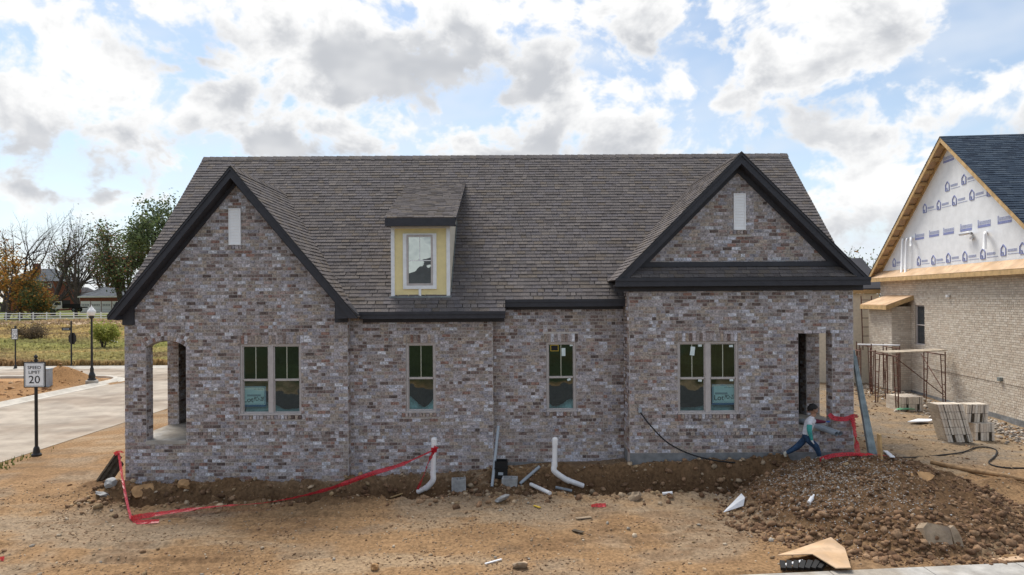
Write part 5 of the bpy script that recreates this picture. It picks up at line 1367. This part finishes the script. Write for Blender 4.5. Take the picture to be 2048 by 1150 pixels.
# back of a stop sign with a street name blade
b = G(143, 748); b.y = 39.0 if b.y < 36 else b.y; b = Vector((P(143, 742, 41.0).x, 44.2, 0)); b = Vector((P(143, 742, 44.2).x, 44.2, TZ(P(143, 742, 44.2).x, 44.2)))
o = thing('stop_sign', 'dark back of an octagonal sign with a black street-name blade above it', 'sign', b); s = 44.2 / F
zt = P(143, 644, 44.2).z; MB().tube([b, (b.x, b.y, zt)], .05, 10).build('post', 'black_post', o)
zc = P(143, 677, 44.2).z; oc = [(b.x + .40 * math.sin(math.pi / 8 + k * math.pi / 4) * .6, b.y + .06, zc + .40 * math.cos(math.pi / 8 + k * math.pi / 4)) for k in range(8)]; MB().prism(oc, (.05, .02, 0)).build('octagon_back', 'black_post', o)
zb2 = P(134, 658, 44.2).z; MB().box(b.x - .62, b.x - .05, b.y - .01, b.y + .02, zb2 - .10, zb2 + .10).build('name_blade', 'black_post', o)
f = MB()
for k in range(5): f.box(b.x - .53 + k * .085, b.x - .475 + k * .085, b.y - .014, b.y - .0105, zb2 - .04, zb2 + .04)
f.build('name_lettering', 'grey_pvc', o)
MB().lathe((b.x, b.y, zt), [(.05, 0), (.06, .03), (.03, .06), (.0, .12)], 8).build('finial', 'black_post', o)
# street lamp
b = G(184, 768); hl = (768 - 612) * b.y / F; o = thing('street_lamp', 'black street lamp with white acorn globe on a concrete footing', 'street lamp', b)
MB().lathe(b + Vector((0, 0, -.1)), [(.29, 0), (.29, .28), (.26, .30)], 16).build('footing', 'concrete', o); z0 = b.z + .2
MB().lathe((b.x, b.y, z0), [(.20, 0), (.20, .06), (.15, .10), (.16, .25), (.09, .42), (.085, .6), (.06, .66)], 14).build('base', 'black_post', o)
MB().tube([(b.x, b.y, z0 + .6), (b.x, b.y, b.z + hl - .62)], [.06, .045], 12).build('post', 'black_post', o)
MB().lathe((b.x, b.y, b.z + hl - .66), [(.05, 0), (.11, .05), (.13, .12), (.10, .16)], 12).build('fitter', 'black_post', o)
MB().lathe((b.x, b.y, b.z + hl - .5), [(.10, 0), (.17, .08), (.20, .20), (.17, .30), (.12, .33), (.10, .40), (.03, .46), (.02, .52)], 16).build('globe', 'globe', o, smooth=True)
# grey utility pedestal behind the speed sign
b = G(95, 772); o = thing('utility_pedestal', 'grey utility pedestal partly hidden behind the near speed sign', 'utility box', b)
MB().box(b.x - .16, b.x + .16, b.y - .15, b.y + .15, b.z - .05, b.z + .82).build('cabinet', 'grey_pvc', o); MB().prism([(b.x - .18, b.y - .17, b.z + .821), (b.x + .18, b.y - .17, b.z + .821), (b.x + .18, b.y + .17, b.z + .821), (b.x - .18, b.y + .17, b.z + .821)], (0, 0, .06)).build('lid', 'grey_pvc', o)
# white three rail fence
FY = 118.0; fz0 = float(terrain(np.array([-80.0]), np.array([FY]))[0])
fo = thing('rail_fence', 'long white three-rail fence along the far side of the field', 'fence', (-80, FY, fz0))
x = -101.0; gzf = P(100, 640, FY).z; k = 0
while x < -52:
    MB().box(x - .07, x + .07, FY - .07, FY + .07, gzf - .4, gzf + 1.36).build('post', 'far_white', fo); x += 2.34
for zr in (.32, .74, 1.15): MB().box(-102, -53, FY - .105, FY - .071, gzf + zr - .07, gzf + zr + .07).build('rail', 'far_white', fo)

# ------------------------------------------------------------------ far buildings
def bld(px0, px1, pyb, pye, Y, depth): a = P(px0, pyb, Y); b = P(px1, pye, Y); return a.x, b.x, a.z - 1.0, b.z
# red brick two-storey house
Y = 150.0; x0, x1, zb0, ze = bld(20, 111, 622, 562, Y, 9); o = thing('brick_house', 'two-storey red brick house behind the bare trees', 'house', ((x0 + x1) / 2, Y, zb0))
MB().box(x0, x1, Y, Y + 9, zb0, ze).build('wall', 'far_brick', o)
rt = P(60, 536, Y).z; MB().hexa([(x0 - .4, Y - .4, ze), (x1 + .4, Y - .4, ze), (x1 + .4, Y + 9.4, ze), (x0 - .4, Y + 9.4, ze), (x0 + 2.5, Y + 4, rt), (x1 - 3.5, Y + 4, rt), (x1 - 3.5, Y + 5, rt), (x0 + 2.5, Y + 5, rt)]).build('roof', 'far_roof', o)
c = P(61, 545, Y); MB().box(c.x - .6, c.x + .6, Y + 1.5, Y + 2.5, ze, P(61, 526, Y).z).build('chimney', 'far_brick', o)
for a, b_, t, bt in ((80, 88, 566, 576), (96, 104, 566, 576), (52, 64, 592, 612), (78, 86, 592, 604)):
    p, q = P(a, bt, Y - .05), P(b_, t, Y - .05); w = MB(); rect_frame(w, p.x, q.x, p.z, q.z, .12, Y - .12, Y - .01); wo_ = w.build('window', 'far_white', o); MB().box(p.x + .12, q.x - .12, Y - .06, Y - .02, p.z + .12, q.z - .12).build('pane', 'far_glass', wo_)
# white low building with dark roof
Y = 158.0; x0, x1, zb0, ze = bld(108, 168, 622, 592, Y, 8); o = thing('outbuilding', 'low white building with a dark hip roof between the brick house and garage', 'building', ((x0 + x1) / 2, Y, zb0))
MB().box(x0, x1, Y, Y + 8, zb0, ze).build('wall', 'far_white', o); rt = P(140, 574, Y).z
MB().hexa([(x0 - .5, Y - .5, ze), (x1 + .5, Y - .5, ze), (x1 + .5, Y + 8.5, ze), (x0 - .5, Y + 8.5, ze), (x0 + 2.0, Y + 3.5, rt), (x1 - 2.0, Y + 3.5, rt), (x1 - 2.0, Y + 4.5, rt), (x0 + 2.0, Y + 4.5, rt)]).build('roof', 'far_roof_dark', o)
p, q = P(129, 610, Y), P(138, 600, Y); MB().box(p.x, q.x, Y - .06, Y - .01, p.z, q.z).build('window', 'far_glass', o)
# three-bay garage
Y = 140.0; x0, x1, zb0, ze = bld(160, 262, 624, 594, Y, 8); o = thing('garage', 'brick garage with three white doors and a blue-grey roof', 'garage', ((x0 + x1) / 2, Y, zb0))
MB().box(x0, x1, Y, Y + 8, zb0, ze).build('wall', 'far_brick', o); rt = P(200, 573, Y).z
MB().hexa([(x0 - .5, Y - .5, ze), (x1 + .5, Y - .5, ze), (x1 + .5, Y + 8.5, ze), (x0 - .5, Y + 8.5, ze), (x0 + 2.6, Y + 3.6, rt), (x1 + .5, Y + 3.6, rt), (x1 + .5, Y + 4.4, rt), (x0 + 2.6, Y + 4.4, rt)]).build('roof', 'far_roof', o)
MB().box(x0 - .5, x1 + .5, Y - .56, Y - .51, ze - .05, ze + .25).build('gutter', 'far_white', o)
for k in range(4):
    a, b_ = P(162 + k * 21, 624, Y), P(181 + k * 21, 602, Y); d = MB(); hh = (b_.z - a.z) / 4
    for j in range(4): d.box(a.x, b_.x, Y - .10 - .005 * (j % 2), Y - .01, a.z + j * hh, a.z + (j + 1) * hh - .03)
    do_ = d.build('garage_door', 'far_white', o)
    for j in range(5): MB().box(a.x + .2 + j * (b_.x - a.x - .3) / 5, a.x + .2 + (j + .7) * (b_.x - a.x - .3) / 5, Y - .13, Y - .106, a.z + 2.35 * hh, a.z + 2.75 * hh).build('light', 'far_glass', do_)
# white flatbed truck
Y = 128.0; a = P(92, 624, Y); s = Y / F; o = thing('flatbed_truck', 'white cab truck with a dark flat bed parked behind the fence', 'truck', (a.x, Y, a.z)); L = 70 * s
gz0 = a.z; b = MB()
prof = [(0, .55), (0, 1.05), (.25, 1.18), (1.2, 1.25), (1.75, 1.95), (3.0, 2.0), (3.1, 1.1), (3.1, .55)]
b.prism([(a.x + x, Y, gz0 + z) for x, z in prof], (0, 1.9, 0)); b.build('cab', 'truck_paint', o)
MB().prism([(a.x + x, Y - .01, gz0 + z) for x, z in ((1.45, 1.28), (1.85, 1.85), (2.75, 1.88), (2.8, 1.28))], (0, .009, 0)).build('side_window', 'far_glass', o)
MB().prism([(a.x + 1.22, Y + .15, gz0 + 1.3), (a.x + 1.72, Y + .2, gz0 + 1.93), (a.x + 1.72, Y + 1.7, gz0 + 1.93), (a.x + 1.22, Y + 1.75, gz0 + 1.3)], (-.03, 0, .02)).build('windscreen', 'far_glass', o)
MB().box(a.x + 3.15, a.x + L, Y - .15, Y + 2.1, gz0 + .7, gz0 + .95).build('bed', 'black', o); MB().box(a.x + 3.12, a.x + 3.25, Y - .15, Y + 2.1, gz0 + .95, gz0 + 2.2).build('headboard', 'black', o)
MB().box(a.x + 3.3, a.x + L, Y - .15, Y - .10, gz0 + .95, gz0 + 1.5).build('bed_side', 'black', o)
for wx in (.75, L - 1.3):
    for wy in (-.05, 1.75): w = MB().tube([(a.x + wx, Y + wy - .1, gz0 + .42), (a.x + wx, Y + wy + .15, gz0 + .42)], .42, 14).build('wheel', 'rubber', o); MB().tube([(a.x + wx, Y + wy - .12, gz0 + .42), (a.x + wx, Y + wy - .105, gz0 + .42)], .22, 10).build('rim', 'galv', w)
for hy in (.1, 1.6): MB().box(a.x - .02, a.x + .02, Y + hy, Y + hy + .25, gz0 + .85, gz0 + 1.0).build('headlight', 'globe', o)
# house across the street, seen only as a reflection in the dormer glass
o = thing('house', 'dark-roofed house across the street, mirrored in the dormer window', 'house', (-8, -50, 0))
MB().box(-17, 1, -56, -46, -.2, 3.6).build('wall', 'far_brick', o); MB().hexa([(-17.6, -56.6, 3.6), (1.6, -56.6, 3.6), (1.6, -45.4, 3.6), (-17.6, -45.4, 3.6), (-9, -52, 9.0), (-6, -52, 9.0), (-6, -50, 9.0), (-9, -50, 9.0)]).build('roof', 'far_roof_dark', o)
MB().box(-8.5, -7.5, -45.99, -45.9, .1, 2.2).build('door', 'far_white', o)
for wx in (-14.5, -4.5): MB().box(wx, wx + 1.4, -45.99, -45.9, 1, 2.4).build('window', 'far_glass', o)

# ================================================================== TREES
def tree(name, px, pyb, pyt, Y, spread, label, seed, leaf=None, density=0, leafsize=.35, trunk_r=.35, crown=None, levels=5, lean=0.0, group='trees beyond the field', first=.28, vis=1.0, up=.22):
    r = random.Random(seed); b = P(px, pyb, Y); b.z = min(b.z, TZ(b.x, b.y) if Y < 200 else b.z); top = P(px, pyt, Y).z; Ht = top - b.z
    o = thing(name, label, 'tree', b, group); lb = MB(); tips = []
    def grow(p, d, L, rad, lev):
        n = 4; pts = [p]; q = p.copy(); dd = d.copy()
        for k in range(n):
            dd = (dd + Vector((r.gauss(0, .10), r.gauss(0, .10), up * .25 if lev else 0))).normalized(); q = q + dd * (L / n); pts.append(q.copy())
        lb.tube(pts, [rad * (1 - .38 * k / n) for k in range(n + 1)], 7 if lev < 2 else (5 if lev < 4 else 3), caps=False)
        if lev >= levels - 2: tips.extend(pts[2:])
        if lev >= levels: return
        for k in range(r.choice((2, 3, 3)) if lev else r.choice((4, 5))):
            t = r.uniform(.35, 1.0) if k else 1.0; base = pts[min(n, int(t * n))]
            az = r.uniform(0, 6.283); tilt = r.uniform(.35, .85) if k else r.uniform(.05, .35)
            nd = dd.copy(); side = nd.cross(Vector((math.cos(az), math.sin(az), .3))).normalized(); nd = (nd * math.cos(tilt) + side * math.sin(tilt) * spread).normalized()
            grow(base, nd, L * r.uniform(.58, .80), rad * r.uniform(.45, .66), lev + 1)
    d0 = Vector((lean, 0, 1)).normalized(); grow(b - Vector((0, 0, .3)), d0, Ht * first, trunk_r, 0)
    # fit height
    a = np.array(lb.v); zmx = a[:, 2].max(); k = Ht / max(zmx - b.z, .1); 
    lb.v = [(b.x + (v[0] - b.x) * k, b.y + (v[1] - b.y) * k, b.z + (v[2] - b.z) * k) for v in lb.v]
    tips = [b + (t - b) * k for t in tips]
    lb.build('trunk', 'bark', o)
    if density:
        fb_ = MB(); npt = density
        for i in range(npt):
            t = tips[r.randrange(len(tips))]
            if crown and t.z < b.z + Ht * crown: continue
            p = t + Vector((r.gauss(0, 1), r.gauss(0, 1), r.gauss(0, .8))) * (leafsize * 1.7); s = leafsize * r.uniform(.5, 1.25); c = leaf[r.randrange(len(leaf))]; q = r.uniform(.7, 1.3)
            u = Vector((r.gauss(0, 1), r.gauss(0, 1), r.gauss(0, .6))).normalized(); v = u.cross(Vector((r.gauss(0, 1), r.gauss(0, 1), r.gauss(0, 1)))).normalized()
            cc = (c[0] * q, c[1] * q, c[2] * q); fb_.face([p - u * s * .5, p - v * s * .28, p + u * s * .5, p + v * s * .28], cc)
        fb_.build('crown', 'leaf', o)
    return o
GRN = [(.10, .145, .06), (.125, .17, .07), (.08, .11, .055), (.16, .185, .075), (.11, .135, .07)]
RST = [(.23, .11, .06), (.18, .11, .055), (.13, .12, .055), (.27, .13, .065)]
ORG_ = [(.42, .20, .05), (.36, .19, .05), (.30, .21, .06), (.46, .23, .055), (.20, .17, .05)]
DRK = [(.09, .085, .055), (.11, .095, .06), (.14, .095, .065)]
tree('bare_tree', 40, 624, 405, 123, 1.3, 'tall bare tree rising in front of the red brick house', 4, trunk_r=.33, levels=6, first=.30, up=.12)
tree('bare_tree', 106, 622, 440, 131, 1.2, 'bare spreading tree with few dark leaves beside the white truck', 9, DRK, 420, .34, .42, levels=6, first=.3, lean=.05)
tree('bare_tree', 152, 622, 418, 129, .75, 'thin bare tree standing right of the truck with leaves halfway up', 15, DRK + GRN, 650, .36, .34, crown=.28, levels=5, first=.36)
tree('autumn_tree', 210, 610, 466, 156, 1.15, 'rust-topped tree behind the garage', 23, RST + DRK, 3600, .5, .45, levels=5, first=.25)
tree('autumn_tree', 158, 618, 478, 150, 1.05, 'dark reddish-green tree left of the rust-topped one', 27, RST + GRN + DRK, 1900, .46, .36, levels=5, first=.25)
tree('green_tree', 292, 622, 380, 128, 1.4, 'big green leafy tree rising behind the left roof slope', 31, GRN, 16000, .6, .6, levels=6, first=.2)
tree('green_tree', 250, 622, 440, 134, 1.2, 'green tree just left of the big one above the garage roof', 35, GRN + RST[:1], 6000, .52, .45, levels=5, first=.24)
tree('orange_tree', 14, 628, 500, 121, 1.15, 'orange autumn tree at the left edge in front of the brick house', 41, ORG_, 4600, .45, .26, levels=5, first=.18)
tree('red_tree', 4, 626, 458, 145, 1.1, 'dark red tree top at the left edge behind the orange tree', 43, RST, 2600, .5, .4, levels=5, first=.25)
tree('small_tree', 66, 628, 560, 122, 1.2, 'low yellowish-green tree at the foot of the tall bare one', 47, ORG_[3:] + GRN, 3600, .45, .2, levels=4, first=.2)
tree('green_tree', 1716, 600, 488, 78, 1.1, 'small sparse tree in the gap between the two house roofs', 51, GRN + RST[:1], 2600, .34, .2, levels=5, first=.3, group='trees behind the houses')
# loose shrub in the field
def shrub(px, py, w, h, label, seed, cols, n, ls):
    b = G(px, py); r = random.Random(seed); o = thing('shrub', label, 'shrub', b, 'field shrubs'); st = MB(); lf = MB()
    for k in range(16):
        a = r.uniform(0, 6.28); e = b + Vector((math.cos(a) * w * .5 * r.random() ** .5, math.sin(a) * w * .5 * r.random() ** .5, h * r.uniform(.6, 1))); pts = [b, b.lerp(e, .5) + Vector((0, 0, h * .1)), e]; st.tube(pts, [.03, .02, .008], 5)
        for i in range(n // 16):
            p = pts[1].lerp(e, r.random()) + Vector((r.gauss(0, .18), r.gauss(0, .18), r.gauss(-.1, .22))) * w * .45; s = ls * r.uniform(.6, 1.3); c = cols[r.randrange(len(cols))]
            if p.z < b.z: p.z = b.z + r.random() * .3
            u = Vector((r.gauss(0, 1), r.gauss(0, 1), r.gauss(0, 1))).normalized(); v = u.cross(Vector((r.gauss(0, 1), r.gauss(0, 1), r.gauss(0, 1)))).normalized(); lf.face([p - u * s * .5, p - v * s * .25, p + u * s * .5, p + v * s * .25], c)
    st.build('stems', 'bark', o); lf.build('foliage', 'leaf', o); return o
shrub(206, 700, 2.5, 2.4, 'bright yellow-green shrub in the field behind the street lamp', 1, [(.30, .32, .07), (.24, .27, .06), (.36, .36, .10)], 2200, .24)
shrub(204, 698, .9, 1.9, 'dark narrow shrub inside the yellow-green one', 2, [(.05, .065, .045), (.04, .05, .04)], 900, .16)
shrub(62, 683, 3.2, 1.6, 'grey-brown dry bush in the field beyond the far speed sign', 3, [(.15, .11, .07), (.19, .14, .085), (.12, .09, .06)], 1600, .24)
b = G(220, 690); single(MB().tube(pipe_curve([b + Vector((0, 0, .0)), b + Vector((.0, 0, .75)), b + Vector((.1, 0, .45)), b + Vector((.75, 0, .28))]), .03, 6), 'bent_pipe', 'pvc', 'thin white bent pipe standing in the grass right of the shrub', 'pipe')
# field grass
def grass(n, seed):
    r = random.Random(seed); b = MB(); pts = []
    while len(pts) < n:
        y = 44.6 + 68 * r.random() ** 1.6; x = r.uniform(-.80, -.40) * y
        pts.append((x, y))
    xs = np.array([p[0] for p in pts]); ys = np.array([p[1] for p in pts]); zs = terrain(xs, ys); cs_ = ground_colour(xs, ys); tall = fbm(xs * .09, ys * .12, 3, 91)
    for (x, y), z, c, t in zip(pts, zs, cs_, tall):
        if 94 < y < 108 and r.random() < .85: continue
        h = r.uniform(.10, .30) * (1.0 + 2.0 * max(0, t)) * (1.1 if y < 50 else 1)
        k = r.uniform(.95, 1.45); cc = (c[0] * k, c[1] * k, c[2] * k)
        for j in range(2):
            a = r.uniform(0, 3.14); dx_, dy_ = math.cos(a) * .16, math.sin(a) * .16; lx_ = r.gauss(0, .08)
            b.face([(x - dx_, y - dy_, z - .02), (x + dx_, y + dy_, z - .02), (x + dx_ * .6 + lx_, y + dy_ * .6, z + h * r.uniform(.7, 1)), (x - dx_ * .6 + lx_, y - dy_ * .6, z + h)], cc)
    return b
o = grass(26000, 5).build('field_grass', 'grass'); o['kind'] = 'stuff'; o['label'] = 'rough tan and green grass of the field'
vg = MB(); r = random.Random(8)
for i in range(420):
    x = ROAD_X1 + .12 + abs(r.gauss(0, .22)); y = r.uniform(17, 23); 
    if r.random() > .9 - (y - 17) * .3: continue
    z = TZ(x, y) if i % 3 == 0 else 0.0; c = r.choice([(.16, .19, .05), (.26, .22, .09), (.12, .15, .04)])
    for j in range(2): a = r.uniform(0, 3.1); vg.face([(x - math.cos(a) * .02, y - math.sin(a) * .02, z), (x + math.cos(a) * .02, y + math.sin(a) * .02, z), (x + r.gauss(0, .03), y, z + r.uniform(.05, .14))], c)
o = vg.build('verge_grass', 'grass'); o['kind'] = 'stuff'

# ================================================================== WORKER
def worker():
    Y = 15.05
    def w(px, py, dy=0.0): return P(px, py, Y + dy)
    J = {}; E = []; R = {}
    def j(n, px, py, dy, r): J[n] = w(px, py, dy); R[n] = r
    j('pelvis', 1611, 874, 0, 0.1281); j('waist', 1613, 866, 0, 0.1220); j('chest', 1618, 849, 0, 0.1366); j('upper', 1621, 840, 0, 0.1220); j('neck', 1624.5, 833, 0, 0.0512)
    j('head0', 1626.5, 828, 0, 0.0661); j('head1', 1627.5, 821.5, 0, 0.0935); j('head2', 1627, 815, 0, 0.0821); j('chin', 1631.5, 828.5, 0, 0.0388); j('nose', 1636.2, 823, 0, 0.0100); j('brow', 1633, 818, 0, 0.0456)
    for s, dy in (('n', -.10), ('f', .10)): j('hip' + s, 1611.5, 877, dy * .8, .092)
    j('kn', 1632, 892, -.09, 0.0756); j('an', 1639, 910, -.10, 0.0512); j('hn', 1638, 914.5, -.10, 0.0414); j('tn', 1646, 915.5, -.11, 0.0322)
    j('kf', 1594, 894, .08, 0.0732); j('af', 1575, 905, .10, 0.0512); j('hf', 1569, 906, .10, 0.0414); j('tf', 1571.5, 914, .10, 0.0322)
    j('shn', 1619, 843, -.125, 0.0683); j('eln', 1618.5, 861, -.17, 0.0561); j('wrn', 1623, 877, -.17, 0.0390)
    j('shf', 1624, 842, .12, 0.0634); j('elf', 1636, 843, .16, 0.0512); j('wrf', 1648, 843.5, .14, 0.0366)
    E = [('pelvis', 'waist'), ('waist', 'chest'), ('chest', 'upper'), ('upper', 'neck'), ('neck', 'head0'), ('head0', 'head1'), ('head1', 'head2'), ('head0', 'chin'), ('head1', 'nose'), ('head1', 'brow'),
         ('pelvis', 'hipn'), ('hipn', 'kn'), ('kn', 'an'), ('an', 'hn'), ('hn', 'tn'), ('pelvis', 'hipf'), ('hipf', 'kf'), ('kf', 'af'), ('af', 'hf'), ('hf', 'tf'),
         ('upper', 'shn'), ('shn', 'eln'), ('eln', 'wrn'), ('upper', 'shf'), ('shf', 'elf'), ('elf', 'wrf')]
    # hands: palm and five fingers each, fingers slightly curled
    for s, sd in (('n', -1), ('f', 1)):
        wr = J['wr' + s]; el = J['el' + s]; d = (wr - el).normalized(); side = Vector((0, 1, 0)); cr = d.cross(side).normalized()
        J['pa' + s] = wr + d * .055; R['pa' + s] = .027; E.append(('wr' + s, 'pa' + s))
        for k in range(4):
            off = side * ((k - 1.5) * .020); L = (.032, .040, .042, .036)[k]; a, b_ = f'f{s}{k}a', f'f{s}{k}b'
            J[a] = wr + d * (.085 + .004 * (k % 2)) + off; J[b_] = J[a] + d * L + cr * (.016); R[a] = .0098; R[b_] = .0085; E += [('pa' + s, a), (a, b_)]
        J[f't{s}a'] = wr + d * .045 - side * sd * .032 + cr * .016; J[f't{s}b'] = J[f't{s}a'] + d * .03 + cr * .010 - side * sd * .006; R[f't{s}a'] = .011; R[f't{s}b'] = .009; E += [('pa' + s, f't{s}a'), (f't{s}a', f't{s}b')]
    names = list(J); ix = {n: i for i, n in enumerate(names)}
    foot = min(J['tn'].z, J['tf'].z); base = Vector((J['pelvis'].x, Y, foot - .03))
    root = thing('person', 'person in white shirt with teal sleeve, jeans and gloves striding past the right porch', 'person', base)
    me = bpy.data.meshes.new('body_skeleton'); me.from_pydata([tuple(J[n] - base) for n in names], [(ix[a], ix[b_]) for a, b_ in E], [])
    ob = bpy.data.objects.new('body_skeleton', me); col.objects.link(ob)
    md = ob.modifiers.new('Skin', 'SKIN'); md.branch_smoothing = .6
    for n in names: me.skin_vertices[0].data[ix[n]].radius = (R[n], R[n])
    me.skin_vertices[0].data[ix['pelvis']].use_root = True
    ob.modifiers.new('Sub', 'SUBSURF').levels = 2; ob.modifiers['Sub'].render_levels = 2
    bpy.context.view_layer.update()
    bm_ = bpy.data.meshes.new_from_object(ob.evaluated_get(bpy.context.evaluated_depsgraph_get())); bpy.data.objects.remove(ob)
    bm_.name = 'body'; bm_.materials.clear()
    order = ['skin', 'shirt', 'teal', 'maroon', 'jeans', 'shoe', 'glove', 'glove_blue']
    for q in order: bm_.materials.append(M[q])
    def region(a, b_, t):
        if a in ('an', 'hn', 'af', 'hf') and (a, b_) in (('an', 'hn'), ('hn', 'tn'), ('af', 'hf'), ('hf', 'tf')): return 'shoe'
        if b_ in ('hipn', 'hipf', 'kn', 'kf', 'an', 'af'): return 'jeans'
        if (a, b_) == ('pelvis', 'waist'): return 'jeans' if t < .55 else 'shirt'
        if b_ in ('chest', 'upper', 'shn', 'shf'): return 'shirt'
        if (a, b_) == ('upper', 'neck'): return 'shirt' if t < .75 else 'skin'
        if b_ in ('eln', 'wrn'): return 'teal'
        if b_ in ('elf', 'wrf'): return 'maroon'
        if a.startswith(('pan', 'fn', 'tn')) or b_.startswith(('pan', 'fn', 'tna', 'tnb')): return 'glove'
        if a == 'wrf' : return 'glove'
        if a.startswith(('paf', 'ff', 'tfa')): return 'glove_blue'
        return 'skin'
    segs = [(J[a] - base, J[b_] - base, a, b_, (R[a] + R[b_]) / 2) for a, b_ in E]
    for p in bm_.polygons:
        c = p.center; best = None
        for A, B, a, b_, rad in segs:
            d = B - A; t = max(0, min(1, (c - A).dot(d) / d.length_squared)); ds = (c - A - d * t).length - rad
            if best is None or ds < best[0]: best = (ds, a, b_, t)
        p.material_index = order.index(region(*best[1:])); p.use_smooth = True
    body = bpy.data.objects.new('body', bm_); col.objects.link(body); body.parent = root; ORG[body.name] = ORG[root.name]
    # hair cap, ears, eyes, mouth
    hc = J['head1'].lerp(J['head2'], .5); hb = MB(); bm2 = bmesh.new(); bmesh.ops.create_icosphere(bm2, subdivisions=3, radius=1.0); rh = random.Random(4); keep = {}
    for v in bm2.verts:
        q = v.co
        if q.z > -.10 - .55 * max(0, -q.x) + .55 * max(0, q.x - .35): keep[v.index] = len(hb.v); k = 1 + rh.uniform(-.03, .10); hb.v.append(tuple(hc + Vector((q.x * .110 * k - .016, q.y * .100 * k, q.z * .112 * k + .010))))
    for f in bm2.faces:
        if all(v.index in keep for v in f.verts): hb.f.append(tuple(keep[v.index] for v in f.verts)); hb.c.append(None)
    bm2.free(); hb.build('hair', 'hair', root)
    for dy in (-.032, .032):
        MB().rock(J['head1'] + Vector((.078, dy, .008)), .009, rh, 1.0).build('eye', 'black', body)
        MB().rock(J['head1'] + Vector((-.004, dy * 2.5, -.005)), .022, rh, 1.3).build('ear', 'skin', body)
    MB().box(J['chin'].x + .026, J['chin'].x + .032, Y - .02, Y + .02, J['chin'].z + .012, J['chin'].z + .019).build('mouth', 'maroon', body)
    return root
worker()
